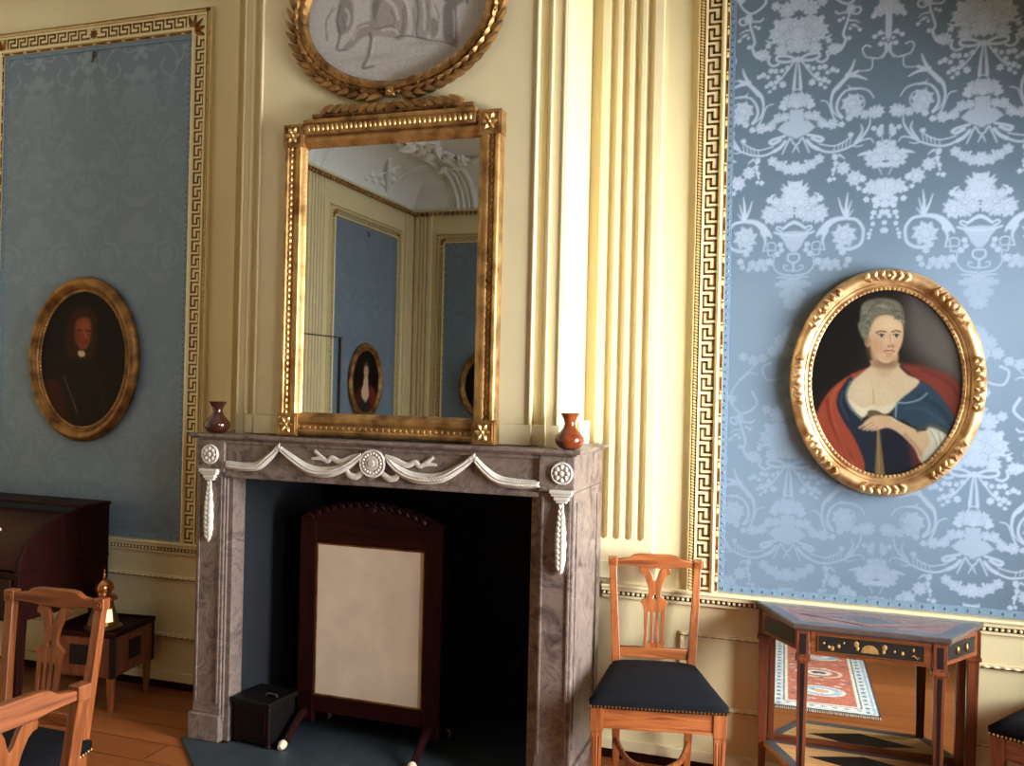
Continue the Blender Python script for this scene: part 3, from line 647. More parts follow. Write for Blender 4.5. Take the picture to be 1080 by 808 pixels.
def wall_panel(label, loc, rz, w, xa, step, zb=.757, zt=3.352, lite=False, pattern_contrast=None):
    """damask panel in its frame with Greek key and bead rope on three sides; local y points into the wall"""
    t = thing('damask_wall_panel', label, 'wall panel', loc, rz, 'framed blue damask wall panels')
    link_mesh('damask', damask_mesh('damask', w, zt-zb, xa, zb, step, pattern_contrast), t, (0,-.006,0))
    b = MB(); k = MB(); g = MB(); r = MB(); inn = MB(); h = w/2
    # braid with darker nails round the fabric
    b.box(-h,-h+.024,-.010,-.006,zb,zt); b.box(h-.024,h,-.010,-.006,zb,zt); b.box(-h+.024,h-.024,-.010,-.006,zb,zb+.03); b.box(-h+.024,h-.024,-.010,-.006,zt-.024,zt)
    br = obj('braid', b, M['braid'], t, world=False); nl = MB()
    for i in range(int((zt-zb)/.03)):
        z = zb+.015+i*.03
        for x in (-h+.012,h-.012): nl.ell((x,-.0105,z),(.004,.002,.0055),6,4)
    for i in range(int(w/.04)): nl.ell((-h+.02+i*.04,-.0105,zb+.014),(.0035,.002,.0065),6,4)
    obj('nail_row', nl, M['slateinlay'], br, world=False)
    # cream frame: outer lip, bead channel, key band, inner steps
    f = MB(); brn = MB(); o = .127
    prof = [(0,0),(0,-.012),(.014,-.012),(.014,-.026),(.022,-.028),(.030,-.022),(.0335,-.017),(.088,-.017),(.0885,-.024),(.098,-.024),(.0985,-.014),(.122,-.014),(.1225,-.024),(o,-.022),(o,0)]
    c0 = [(-h,zb-.004),(-h,zt),(h,zt),(h,zb-.004)]; nn = [(-1,0),(-1,1),(1,1),(1,0)]
    vs = []; m_ = len(prof)
    for (x,z),(nx_,nz) in zip(c0,nn):
        for (a,d) in prof: vs.append((x+nx_*a, d, z+nz*a))
    fs = [(i*m_+j,i*m_+j+1,(i+1)*m_+j+1,(i+1)*m_+j) for i in range(3) for j in range(m_-1)]
    f.add(vs,fs); obj('frame', f, M['cream_old'], t, world=False)
    # channel under the bead rope and the dotted inner slip
    for sx in (-1,1):
        brn.box(sx*(h+.099),sx*(h+.1218),-.0150,-.0135,zb,zt+.1218); 
        inn.box(sx*(h+.001),sx*(h+.0125),-.0132,-.0115,zb,zt)
    brn.box(-h-.099,h+.099,-.0150,-.0135,zt+.099,zt+.1218)
    inn.box(-h-.001,h+.001,-.0132,-.0115,zt+.001,zt+.0125)
    rot = Matrix.Rotation(math.radians(28),3,'Y')
    for sx in (-1,1):
        n = int((zt+.11-zb)/.0128)
        for i in range(n): r.ell((sx*(h+.1104),-.016,zb+.006+i*.0128),(.0108,.007,.0056),6,4,rot if sx<0 else rot.inverted())
    n = int((2*h+.2)/.0128); rot2 = Matrix.Rotation(math.radians(62),3,'Y')
    for i in range(n): r.ell((-h-.095+i*.0128,-.016,zt+.1104),(.0108,.007,.0056),6,4,rot2)
    for sx in (-1,1):
        for i in range(int((zt-zb)/.095)): 
            z = zb+.05+i*.095; r.ell((sx*(h+.0068),-.0135,z),(.005,.003,.013),6,4); r.ell((sx*(h+.0068),-.0135,z+.022),(.004,.003,.005),6,4)
    for i in range(int(w/.095)): r.ell((-h+.05+i*.095,-.0135,zt+.0068),(.013,.003,.005),6,4)
    obj('rope_channel', brn, M['brown'], t, world=False); obj('bead_rope', r, M['ropebead'], t, world=False, smooth=True); obj('inner_slip', inn, M['fretgold'], t, world=False)
    # Greek key
    P, W_, s_ = .0705, .0455, .0088
    def key(L, mp):
        n = int(round(L/P)); p = L/n; l, md, rr = 0, W_*.46, W_
        for i in range(n):
            pts = [(0,rr),(.72*p,rr),(.72*p,md),(.30*p,md),(.30*p,l),(p,l),(p,rr)]
            for (a,b_),(c,d) in zip(pts,pts[1:]):
                s0,s1 = min(a,c)-s_/2,max(a,c)+s_/2; t0,t1 = min(b_,d)-s_/2,max(b_,d)+s_/2
                (x0,z0),(x1,z1) = mp(i*p+s0,t0),mp(i*p+s1,t1); k.box(x0,x1,-.0192,-.0165,z0,z1)
    e = h+.084; top = zt+.034
    key(zt-.02-zb, lambda s,t_: (-e+.0+t_, zt-.02-s)); key(zt-.02-zb, lambda s,t_: (e-t_, zt-.02-s))
    key(w/2-.06, lambda s,t_: (.03+s, top+.0505-t_)); key(w/2-.06, lambda s,t_: (-.03-s, top+.0505-t_))
    for sx in (-1,1):      # corner palmettes
        for a in range(5):
            an = math.radians(-20+a*32); k.leaf((sx*(h+.012),-.018,zt+.012),(sx*math.cos(an),0,math.sin(an)),(0,-1,0),.085,.026,.05)
    for a in range(8): k.leaf((0,-.018,zt+.059),(math.cos(a*PI/4),0,math.sin(a*PI/4)),(0,-1,0),.028,.016,.05)
    obj('greek_key', k, M['fretgold'], t, world=False)
    if not lite:           # small hook for the picture cord
        hk = MB(); hk.tube([(0,-.008,zt-.05),(0,-.02,zt-.055),(0,-.02,zt-.085),(0,-.03,zt-.09)],.006,6); hk.ell((0,-.012,zt-.045),(.016,.006,.016)); obj('picture_hook', hk, M['nailhead'], t, world=False)
    return t
wall_panel('blue damask wall panel with woven bouquets behind the portrait of the woman', (.28,YB,0), 0, 1.25, .327, .0037, lite=True, pattern_contrast=lambda X,Z: np.clip(.16+1.0*np.clip((Z-2.0)/.45,0,1)+.62*np.clip((X-.05)/.4,0,1)*np.clip((1.9-Z)/.5,0,1)+.25*np.clip((.98-Z)/.15,0,1)*np.clip((X+.35)/.3,0,1),.2,1))  # weaker pattern lower down paints the silk's sheen into its colour
wall_panel('dim plain-looking blue damask wall panel behind the dark portrait of a man', (-3.655,YB,0), 0, 1.24, .30, .007, pattern_contrast=lambda X,Z: .10+.25*np.clip((Z-3.05)/.25,0,1))
wall_panel('blue wall panel left of the corner in the mirror reflection', (XL,-2.52,0), PI/2, 1.50, .1, .01, pattern_contrast=lambda X,Z: .12+0*X)
wall_panel('narrowly seen blue wall panel right of the corner in the mirror reflection', (-3.78,YN,0), PI, 1.26, .1, .01, pattern_contrast=lambda X,Z: .12+0*X)

# ------------------------------------------------------------------ portraits
def lady():
    cx, cy, a, b = 335, 400, 250, 300
    p = Paint(2*a,2*b,3.1); p.X += cx-a; p.Y += cy-b
    p.fill((27,20,15))
    p.poly([(420,120),(540,220),(580,400),(470,350),(400,270),(390,170)],(86,78,72),50)
    p.poly([(95,150),(250,150),(250,330),(150,420),(90,430)],(16,11,9),40)
    R1, R2 = (158,60,38),(120,44,32)
    p.poly([(292,350),(215,383),(150,438),(112,515),(116,565),(160,622),(215,667),(285,700),(275,640),(240,570),(204,520),(184,470),(198,420),(250,380)],R1,5)
    p.line([(150,460),(170,540),(230,640)],14,(110,38,24),.7); p.line([(180,420),(160,480),(190,570),(250,680)],9,(182,78,50),.6); p.line([(230,380),(180,420)],10,(180,76,48),.7)
    p.poly([(380,345),(450,347),(540,378),(572,420),(574,500),(550,520),(500,440),(440,395)],R2,12); p.line([(450,360),(530,395),(565,440)],12,(96,34,28),.7)
    p.poly([(228,382),(195,420),(180,465),(200,515),(240,575),(275,650),(285,700),(420,700),(440,640),(430,560),(360,520),(300,520),(250,510),(225,470)],(28,34,48),6)
    p.poly([(420,560),(470,600),(450,690),(400,690)],(84,34,34),10)
    p.poly([(330,560),(400,560),(420,690),(330,690)],(22,24,36),14)
    p.poly([(440,393),(490,420),(540,480),(562,530),(545,565),(500,535),(440,540),(395,515),(360,510),(368,460),(400,430)],(38,56,74),5)
    p.line([(440,440),(500,470),(540,520)],14,(26,40,56),.7); p.line([(400,480),(460,480),(520,520)],10,(54,76,94),.5); p.line([(200,430),(195,470),(220,520)],8,(50,68,84),.6)
    p.poly([(288,348),(255,375),(228,400),(213,440),(225,478),(262,512),(280,495),(300,487),(340,497),(360,482),(380,455),(442,398),(405,375),(380,352),(372,338),(290,332)],(203,172,138),4)
    p.ell(265,430,34,36,(216,188,156),.8,.7); p.ell(330,440,36,34,(212,182,148),.8,.7); p.line([(296,420),(300,460),(294,480)],5,(166,128,96),.6)
    p.poly([(222,455),(262,508),(300,487),(300,470),(262,480)],(222,206,180),6,.8); p.poly([(300,487),(340,497),(375,460),(345,470),(310,476)],(216,198,170),6,.8)
    p.line([(225,400),(210,440),(226,482),(262,516)],7,(92,112,120),.9); p.line([(372,462),(412,460),(446,448),(466,430)],5,(118,146,156),.9); p.line([(372,464),(370,505)],5,(118,146,156),.9)
    p.poly([(294,280),(298,345),(330,385),(370,345),(364,290)],(192,154,120),6); p.ell(334,340,40,16,(128,88,62),.6,.8); p.line([(292,300),(296,345)],14,(150,108,80),.5)
    p.poly([(276,208),(278,262),(294,306),(320,336),(350,336),(372,306),(386,272),(388,235),(376,202),(340,188),(300,193)],(210,166,128),4)
    p.ell(300,290,22,34,(176,130,96),.8,.6); p.ell(345,220,34,20,(224,186,148),.8,.8); p.ell(318,290,14,12,(206,136,106),.9,.6); p.ell(368,286,10,12,(208,140,108),.9,.6); p.ell(345,324,22,9,(196,142,106),.7,.7)
    p.ell(277,272,11,19,(184,130,96),.3); p.ell(273,272,5,11,(140,90,66),.4,.8)
    p.line([(302,246),(318,240),(334,243)],4.5,(104,76,56)); p.line([(352,243),(366,239),(380,243)],4.5,(104,76,56))
    for ex in (319,366):
        p.ell(ex,254,11,5.5,(214,192,170),.3); p.ell(ex+1,254,5,5.5,(52,36,28),.4); p.line([(ex-11,253),(ex,248),(ex+11,253)],3,(92,60,44)); p.line([(ex-9,260),(ex+9,260)],2.5,(160,112,86),.7)
    p.line([(346,250),(350,270),(358,284)],5,(182,132,100),.8); p.ell(350,286,10,5,(178,122,92),.6,.8); p.ell(343,289,3,2.5,(104,60,46),.5); p.ell(357,289,3,2.5,(104,60,46),.5); p.line([(353,255),(355,278)],4,(230,194,158),.7)
    p.line([(328,303),(338,300),(346,302),(354,300),(362,303)],4,(150,70,60)); p.line([(333,308),(346,311),(358,308)],4,(188,108,90)); p.line([(336,317),(356,317)],3,(164,112,84),.7)
    p.poly([(250,205),(254,160),(284,142),(330,138),(370,150),(388,182),(390,216),(376,208),(345,190),(310,194),(291,215),(279,250),(268,272),(250,245),(243,220)],(112,104,88),6)
    rs = np.random.RandomState(3)
    for i in range(70):
        t = rs.rand(); ang = PI*(1.02-t*1.05); rr = 44+26*rs.rand(); x = 320+rr*math.cos(ang)*.98; y = 212-rr*math.sin(ang)
        if i % 4 == 0: x = 262+rs.rand()*16; y = 190+rs.rand()*70
        c = (152,144,124) if rs.rand() > .5 else (84,76,62)
        p.line([(x-6,y+3),(x-2,y-4),(x+5,y-2),(x+4,y+4)],3.2,c,.7)
    p.poly([(300,505),(312,560),(310,700),(340,700),(322,560),(318,505)],(122,92,56),5); p.line([(314,520),(322,690)],4,(160,128,82),.7); p.poly([(286,488),(320,492),(318,512),(284,508)],(92,74,52),4)
    sk = (200,158,122)
    p.poly([(268,533),(298,505),(350,503),(382,520),(440,546),(482,542),(512,560),(528,590),(515,622),(480,655),(450,640),(430,600),(390,562),(350,541),(305,546)],sk,4)
    for q in ([(308,512),(280,528),(256,543)],[(312,520),(288,536),(268,548)],[(318,530),(298,541),(280,549)],[(330,536),(312,544),(296,549)]): p.line(q,11,(206,164,128),1,6); 
    for q in ([(300,522),(262,546)],[(306,530),(276,550)],[(316,538),(290,552)]): p.line(q,2.2,(136,92,68),.8)
    p.line([(400,560),(440,600),(470,650)],12,(158,116,88),.6); p.line([(350,508),(440,548)],6,(222,186,152),.6)
    p.poly([(468,533),(500,533),(537,565),(528,612),(490,657),(455,650),(462,610),(478,580)],(198,188,168),7,.95)
    for q in ([(480,545),(500,590),(480,645)],[(505,548),(515,600),(495,640)],[(525,565),(520,600)]): p.line(q,5,(160,150,132),.7); p.line([(x+6,y) for x,y in q],4,(224,216,198),.6)
    p.line([(440,545),(480,528),(530,548)],12,(64,62,52),.8)
    p.img = (p.img*.90+p.img.mean(-1,keepdims=True)*.10)*np.array([.72,.74,.72])
    return p.grain(.06,4), cx, cy, a, b
def gentleman(face=(122,62,40), seed=2):
    cx, cy, a, b = 300, 403, 152, 244
    p = Paint(2*a,2*b,3.4); p.X += cx-a; p.Y += cy-b; p.fill((18,10,8))
    p.poly([(180,400),(250,380),(350,385),(430,430),(450,640),(170,640)],(26,14,12),14); p.poly([(160,500),(215,480),(240,560),(250,650),(170,650)],(58,20,14),16)
    p.poly([(262,235),(300,222),(338,240),(348,300),(345,380),(325,400),(250,395),(236,340),(246,280)],(50,24,14),12)
    p.poly([(278,265),(312,258),(326,280),(326,330),(312,366),(290,368),(272,335),(270,295)],face,6); p.ell(303,290,14,16,(150,82,52),.8,.7)
    p.line([(274,306),(292,303)],5,(52,22,14),.8); p.line([(308,304),(324,306)],5,(52,22,14),.8); p.line([(304,308),(310,330)],4,(190,110,70),.7); p.line([(296,346),(314,346)],4,(86,32,22),.8); p.ell(280,330,8,20,(110,46,26),.9,.7)
    p.poly([(284,376),(304,376),(306,392),(288,394)],(196,178,152),3); p.line([(236,465),(262,530),(285,590)],5,(104,82,66),.7); p.line([(340,430),(370,520),(380,620)],6,(40,24,18),.7)
    return p.grain(.12,seed), cx, cy, a, b
def unknown_sitter():
    cx, cy, a, b = 300, 403, 152, 190
    p = Paint(2*a,2*b,4); p.X += cx-a; p.Y += cy-b; p.fill((22,13,10))
    p.poly([(190,470),(260,430),(250,560),(240,600),(160,600)],(112,40,26),14); p.poly([(340,440),(420,480),(440,600),(330,600)],(66,28,20),14)
    p.ell(300,345,26,38,(196,160,130),.25); p.poly([(268,345),(275,300),(300,288),(328,300),(334,345),(322,320),(300,308),(280,320)],(70,56,46),6)
    p.line([(288,340),(296,339)],4,(80,50,40)); p.line([(306,339),(314,340)],4,(80,50,40)); p.line([(294,362),(308,362)],4,(150,80,66))
    p.poly([(280,378),(320,378),(330,420),(350,460),(330,520),(290,525),(262,480),(275,420)],(206,174,142),7); p.poly([(262,500),(300,525),(340,505),(360,600),(250,600)],(40,34,40),10)
    return p.grain(.1,5), cx, cy, a, b
def oval_portrait(label, painter, loc, rz, W, Hh, wf, gm, rich, tilt=0):
    """oval canvas in a moulded gilt frame; local frame: x right, z up, -y out of the wall"""
    t = thing('oval_portrait', label, 'painting', loc, rz, 'oval portraits on the damask panels')
    p, cx, cy, a, b = painter(); ia, ib = W/2-wf, Hh/2-wf
    me = p.mesh('canvas', lambda X,Y: ((X-cx)/a*ia*1.04, (cy-Y)/b*ib*1.04), M['canvas'], lambda X,Y: ((X-cx)/a)**2+((Y-cy)/b)**2 <= 1.0)
    link_mesh('canvas', me, t, (0,-.018,0))
    K = 96; path = []; nor = []
    for i in range(K):
        an = 2*PI*i/K; path.append((W/2*math.cos(an),0,Hh/2*math.sin(an)))
        n = Vector((Hh/2*math.cos(an),0,W/2*math.sin(an))).normalized(); nor.append(n)
    prof = [(-.004,0),(0,.012),(-.004,.024),(-.010,.030),(-.020,.042),(-.032,.047),(-.045,.042),(-.054,.032),(-.057,.030),(-.061,.033),(-.066,.030),(-.070,.024),(-.075,.026),(-.080,.020),(-wf-.006,.016)]
    sc = wf/.084; f = MB().ring_sweep(path, nor, (0,-1,0), [(x*sc if x > -wf else x,h) for x,h in prof]); obj('frame', f, gm, t, world=False, smooth=True, sharp=50)
    # a beaded sight edge
    bd = MB(); n = 110
    for i in range(n):
        an = 2*PI*i/n; bd.ell(((ia+.004)*math.cos(an),-.022,(ib+.004)*math.sin(an)),(.0075,.006,.0075),6,4)
    obj('sight_edge', bd, gm, t, world=False, smooth=True)
    if rich:                # carved clusters of leaf and scroll at eight places
        rs = random.Random(5)
        for c in range(8):
            o = MB(); a0 = 2*PI*c/8+PI/8*0
            for j in range(13):
                an = a0+(j-6)*.042; base = Vector(((W/2-.030)*math.cos(an),-.044,(Hh/2-.030)*math.sin(an)))
                tg = Vector((-math.sin(an),0,math.cos(an))); rd = Vector((math.cos(an),0,math.sin(an)))
                s = 1 if j < 6 else -1
                if j == 6: o.ell(base,(.017,.010,.017),8,5); continue
                if j % 2: 
                    q = [base+tg*s*(.010*math.cos(u))+rd*(.013*math.sin(u)) for u in [k*.7 for k in range(8)]]; o.tube(q,[.0055]*6+[.0065,.0075],5)
                else:
                    o.leaf(base-rd*.012,(tg*s*.5+rd*1.0),(0,-1,0),.036,.018,.35); o.leaf(base+rd*.008,(tg*s*.7-rd*.9),(0,-1,0),.034,.017,.35)
            obj('carved_ornament', o, gm, t, world=False, smooth=True)
    return t
oval_portrait('oval portrait of a woman in blue dress and red shawl in bright carved gilt frame', lady, (.282,YB-.012,1.640), 0, .718, .895, .083, M['gold_pale'], True)
oval_portrait('dark oval portrait of a man in a long wig above the bureau', gentleman, (-3.665,YB-.012,1.680), 0, .725, .880, .080, M['gold_old'], False)
oval_portrait('oval portrait of pale-chested sitter reflected left of the corner in the mirror', unknown_sitter, (XL+.012,-2.51,1.59), PI/2, .80, .89, .085, M['gold_old'], False)
oval_portrait('dark oval portrait cut off by the right edge of the mirror reflection', lambda: gentleman((96,50,34),8), (-3.80,YN+.012,1.57), PI, .76, .88, .082, M['gold_old'], False)

# ------------------------------------------------------------------ grisaille oval above the mirror
def grisaille():
    cx, cy, a, b = 540, 60, 470, 400           # crop units of the photo's oval
    p = Paint(2*a,2*b,6); p.X += cx-a; p.Y += cy-b; p.fill((150,146,144))
    p.poly([(60,290),(300,250),(560,215),(760,240),(900,280),(1000,180),(1010,460),(70,460)],(146,141,138),30)
    D, Mi, L_ = (84,78,76),(118,112,108),(168,164,162)
    p.poly([(430,-330),(560,-350),(660,-250),(640,-140),(480,-140),(400,-230)],(128,122,120),40,.6)
    for q in ([(430,-60),(500,-80),(560,-20),(600,60),(600,200),(545,210),(520,120),(430,130),(420,60)],):
        p.poly(q,Mi,12)
    p.ell(500,-110,34,44,Mi,.3); p.ell(660,-80,30,40,Mi,.3); p.ell(290,-70,30,40,Mi,.3); p.ell(452,40,24,60,(98,92,90),.5)
    p.poly([(480,-10),(580,20),(585,150),(560,215),(500,150),(450,120)],(126,119,115),10)
    p.poly([(420,105),(360,120),(330,190),(280,240),(320,240),(380,190),(450,170),(470,140)],(120,113,109),9)
    p.poly([(470,140),(540,145),(570,215),(440,190),(420,290),(400,345),(380,345),(410,240),(415,180)],(128,121,117),8)
    p.line([(415,170),(425,200),(412,290),(385,350),(440,348)],12,D,.8); p.line([(450,150),(520,140),(545,160)],10,D,.6); p.line([(360,120),(330,180),(290,225)],8,D,.55)
    p.poly([(260,-40),(320,-20),(330,60),(310,130),(265,160),(250,90)],(112,106,103),12); p.line([(262,0),(246,80),(262,165),(250,235),(300,240)],12,D,.8); p.line([(310,40),(330,90),(300,150)],8,D,.5)
    p.line([(235,10),(190,70),(196,180)],8,D,.55); p.line([(222,0),(200,60)],6,(110,104,102),.7)
    p.poly([(640,-40),(700,-30),(720,60),(715,200),(660,215),(640,110)],(124,118,114),10); p.line([(650,0),(660,100),(652,205),(700,230)],10,D,.75); p.line([(700,40),(712,120),(705,190)],7,D,.5)
    p.line([(580,60),(585,140),(560,215)],8,D,.6); p.line([(610,20),(620,110),(605,200)],8,(150,146,142),.8); p.poly([(720,130),(750,140),(755,210),(725,225)],(112,107,104),8)
    p.line([(545,205),(610,205),(700,235),(780,255),(850,290)],9,D,.7)
    p.poly([(786,60),(850,70),(858,270),(790,250),(780,160)],(98,92,90),8); p.poly([(845,80),(880,70),(872,200),(855,270)],(150,146,148),8); p.ell(835,42,48,30,(98,92,90),.3); p.line([(790,40),(800,15),(860,15),(890,45),(895,70)],10,(80,74,72),.8); p.line([(850,90),(868,240)],5,L_,.7)
    p.line([(100,280),(250,240),(330,235)],6,(128,122,120),.6); p.line([(430,345),(600,330),(700,320)],6,(128,122,120),.5); p.line([(200,400),(420,420),(640,410)],10,(134,129,127),.4)
    for q,w_ in (([(405,125),(360,135),(330,195)],9),([(480,160),(540,160),(560,190)],10),([(440,200),(432,280),(408,335)],8),([(500,0),(540,40),(560,110)],16),([(290,20),(310,60),(300,110)],14),([(680,20),(690,90),(690,180)],12),([(560,-20),(600,30),(612,100)],10),([(830,100),(835,180),(835,240)],8)): p.line(q,w_,(176,172,168),.55)
    for q in ([(470,-20),(430,30),(440,90)],[(520,60),(545,110),(530,150)],[(590,40),(600,120),(575,210)],[(630,60),(640,150),(632,205)],[(270,60),(290,110),(280,150)],[(740,60),(760,120),(752,190)]): p.line(q,7,(90,84,82),.6)
    p.ell(420,300,120,16,(116,111,108),.8,.4); p.ell(720,250,120,14,(118,112,109),.8,.4)
    p.img = np.clip((p.img-120)*1.15+148,0,255)
    return p.grain(.1,9), cx, cy, a, b
TX, TZ, TA, TB = -1.680, 3.152, .478, .352
t = thing('oval_relief_painting', 'grey oval painting of classical figures in gilt laurel frame above the mirror', 'painting', (TX,YC-.022,TZ))
p, cx, cy, a, b = grisaille(); ia, ib = .412, .300
me = p.mesh('canvas', lambda X,Y: ((X-cx)/a*ia*1.05, (cy-Y)/b*ib*1.05), M['grisaille'], lambda X,Y: ((X-cx)/a)**2+((Y-cy)/b)**2 <= 1)
link_mesh('canvas', me, t, (0,-.012,0))
def ell_path(A,B,K=96):
    P = []; Q = []
    for i in range(K):
        an = 2*PI*i/K; P.append((A*math.cos(an),0,B*math.sin(an))); Q.append(Vector((B*math.cos(an),0,A*math.sin(an))).normalized())
    return P, Q
P_, Q_ = ell_path(ia+.034, ib+.034)
obj('frame', MB().ring_sweep(P_,Q_,(0,-1,0),[(0,0),(0,.03),(-.006,.036),(-.014,.036),(-.018,.030),(-.026,.028),(-.030,.022),(-.040,.014)]), M['gold_dark'], t, world=False, smooth=True, sharp=50)
def laurel(mb, pts, nout, L, W, R):
    """leaves laid three abreast along a path, pointing along it"""
    P = [Vector(p) for p in pts]; acc = 0; k = 0
    for i in range(len(P)-1):
        d = P[i+1]-P[i]; acc += d.length
        if acc < L*.52: continue
        acc = 0; k += 1; dn = d.normalized(); s = dn.cross(Vector(nout)).normalized()
        for j in (-1,0,1):
            mb.leaf(P[i]+s*j*R*.55, dn+s*j*.36+Vector(nout)*.12, Vector(nout)+s*j*.6, L*(1 if j else .9), W, .16, .0)
        if k % 2: mb.ell(P[i]+Vector(nout)*R*.9+s*R*.4*(1 if k % 4 == 1 else -1), (R*.22,)*3, 6, 4)
    mb.tube(P[::3]+[P[-1]], R*.45, 6)
w_ = MB()
for sg in (1,-1):
    pts = [((TA-.022)*math.sin(sg*u),-.018,-(TB-.010)*math.cos(u)+.0) for u in [PI*k/220*1.0 for k in range(0,221)]]
    laurel(w_, pts, (0,-1,0), .080, .036, .024)
obj('laurel_wreath', w_, M['gold_dark'], t, world=False, smooth=True, sharp=60)
w_ = MB(); w_.hexa([(-.017,-.05,-TB-.012),(.017,-.05,-TB-.012),(.017,-.0,-TB-.012),(-.017,-.0,-TB-.012)],[(-.014,-.045,-ib-.03),(.014,-.045,-ib-.03),(.014,-.0,-ib-.03),(-.014,-.0,-ib-.03)])
w_.tube([(-.018,-.03,-TB-.01),(0,-.055,-TB+.005),(.018,-.03,-TB-.01)],.006,6)
obj('ribbon_tie', w_, M['gold'], t, world=False, bevel=.003)

# ------------------------------------------------------------------ overmantel mirror
t = thing('overmantel_mirror', 'tall rectangular gilt-framed mirror standing on the mantelshelf', 'mirror', (-1.672,YC-.03,1.357))
X0, X1, Z0, Z1 = -2.168, -1.176, 1.357, 2.690; fw = .098; YM = 3.368
obj('mirror_glass', MB().box(X0+fw-.01,X1-fw+.01,YM,YM+.006,Z0+fw-.012,Z1-fw+.01), M['mirror'], t)
prof = [(0,.0),(0,.050),(.006,.058),(.018,.060),(.024,.052),(.044,.046),(.050,.052),(.062,.056),(.074,.052),(.078,.044),(.086,.040),(.098,.026),(.098,.0)]
f = MB(); yb = YC-.024
def side(p0, p1, inn, nm):
    mb = MB(); a = Vector(p0); b_ = Vector(p1); n = Vector(inn); vs = []
    for c in (a,b_):
        for (d,h) in prof: vs.append(c+n*d+Vector((0,-h,0)))
    m_ = len(prof); mb.add(vs, [(j,j+1,m_+j+1,m_+j) for j in range(m_-1)]+[tuple(range(m_-1,-1,-1)), tuple(range(m_,2*m_))])
    return obj(nm, mb, M['gold'], t, smooth=True, sharp=45)
B_ = .086
s1 = side((X0+.006,yb,Z0+B_),(X0+.006,yb,Z1-B_),(1,0,0),'frame_side'); s2 = side((X1-.006,yb,Z0+B_),(X1-.006,yb,Z1-B_),(-1,0,0),'frame_side')
s3 = side((X0+B_,yb,Z0+.006),(X1-B_,yb,Z0+.006),(0,0,1),'bottom_rail'); s4 = side((X0+B_,yb,Z1-.006),(X1-B_,yb,Z1-.006),(0,0,-1),'top_rail')
for (o,ax,lo,hi,c) in ((s1,'z',Z0+B_,Z1-B_,X0+.036),(s2,'z',Z0+B_,Z1-B_,X1-.036),(s3,'x',X0+B_,X1-B_,Z0+.038),(s4,'x',X0+B_,X1-B_,Z1-.036)):
    n = int((hi-lo)/.026); mb = MB()
    for i in range(n):
        q = lo+(i+.5)*(hi-lo)/n
        if ax == 'z': mb.ell((c,yb-.050,q),(.009,.008,.0125),6,4); mb.ell((c-.008,yb-.048,q+.010),(.005,.005,.006),5,3)
        else: mb.ell((q,yb-.050,c),(.0125,.008,.009),6,4); mb.ell((q+.010,yb-.048,c-.008),(.006,.005,.005),5,3)
    obj('leaf_moulding', mb, M['gold'], t, smooth=True)
    mb = MB(); n2 = int((hi-lo+.02)/.02)
    inn = {id(s1):X0+fw-.003,id(s2):X1-fw+.003,id(s3):Z0+fw-.003,id(s4):Z1-fw+.003}[id(o)]
    for i in range(n2):
        q = lo-.01+(i+.5)*(hi-lo+.02)/n2
        mb.ell((inn,yb-.030,q) if ax == 'z' else (q,yb-.030,inn),(.0055,.007,.0085) if ax == 'z' else (.0085,.007,.0055),6,4)
    obj('sight_beading', mb, M['gold_dark'], t, smooth=True)
for (x,z) in ((X0,Z0),(X1-B_-.012,Z0),(X0,Z1-B_-.012),(X1-B_-.012,Z1-B_-.012)):
    q = B_+.012; c = (x+q/2, yb-.062, z+q/2); mb = MB().box(x,x+q,yb-.060,yb,z,z+q)
    mb.box(x+.008,x+q-.008,yb-.064,yb-.06,z+.008,z+.014); mb.box(x+.008,x+q-.008,yb-.064,yb-.06,z+q-.014,z+q-.008); mb.box(x+.008,x+.014,yb-.064,yb-.06,z+.014,z+q-.014); mb.box(x+q-.014,x+q-.008,yb-.064,yb-.06,z+.014,z+q-.014)
    cb = obj('corner_block', mb, M['gold'], t, bevel=.002)
    r_ = MB()
    for k in range(6):
        an = k*PI/3; r_.leaf(Vector(c)+Vector((math.cos(an),0,math.sin(an)))*.006,(math.cos(an),0,math.sin(an)),(0,-1,0),.030,.020,.3)
    r_.ell(c,(.010,.012,.010),8,5); ro = obj('rosette', r_, M['beadgold'], None, smooth=True)
    ro.data.transform(Matrix.Translation(-parent_origin(cb))); ro.parent = cb
# raised cresting band with two laurel branches lying on the top rail
mb = MB(); ZK = Z1-.006
mb.box(X0+.108,X1-.108,yb-.070,yb,Z1-.050,ZK); mb.box(X0+.104,X1-.104,yb-.078,yb,ZK,ZK+.016)
cr = obj('cresting_band', mb, M['gold'], t, bevel=.003); mb = MB()
n = 34
for i in range(n):
    x = X0+.118+(i+.5)*(X1-X0-.236)/n; mb.ell((x,yb-.071,Z1-.027),(.0085,.006,.014),6,4)
o = obj('egg_moulding', mb, M['beadgold'], None, smooth=True); o.data.transform(Matrix.Translation(-parent_origin(cr))); o.parent = cr
for sg in (-1,1):
    mb = MB(); xe = (X0+.108+.02) if sg < 0 else (X1-.108-.02); xc = (X0+X1)/2
    pts = [(xe+(xc-xe)*u*.98, yb-.036, ZK+.040-.012*u) for u in [k/60 for k in range(61)]]
    laurel(mb, pts, (0,-1,0), .072, .036, .024)
    obj('laurel_branch', mb, M['gold_dark'], t, smooth=True, sharp=60)
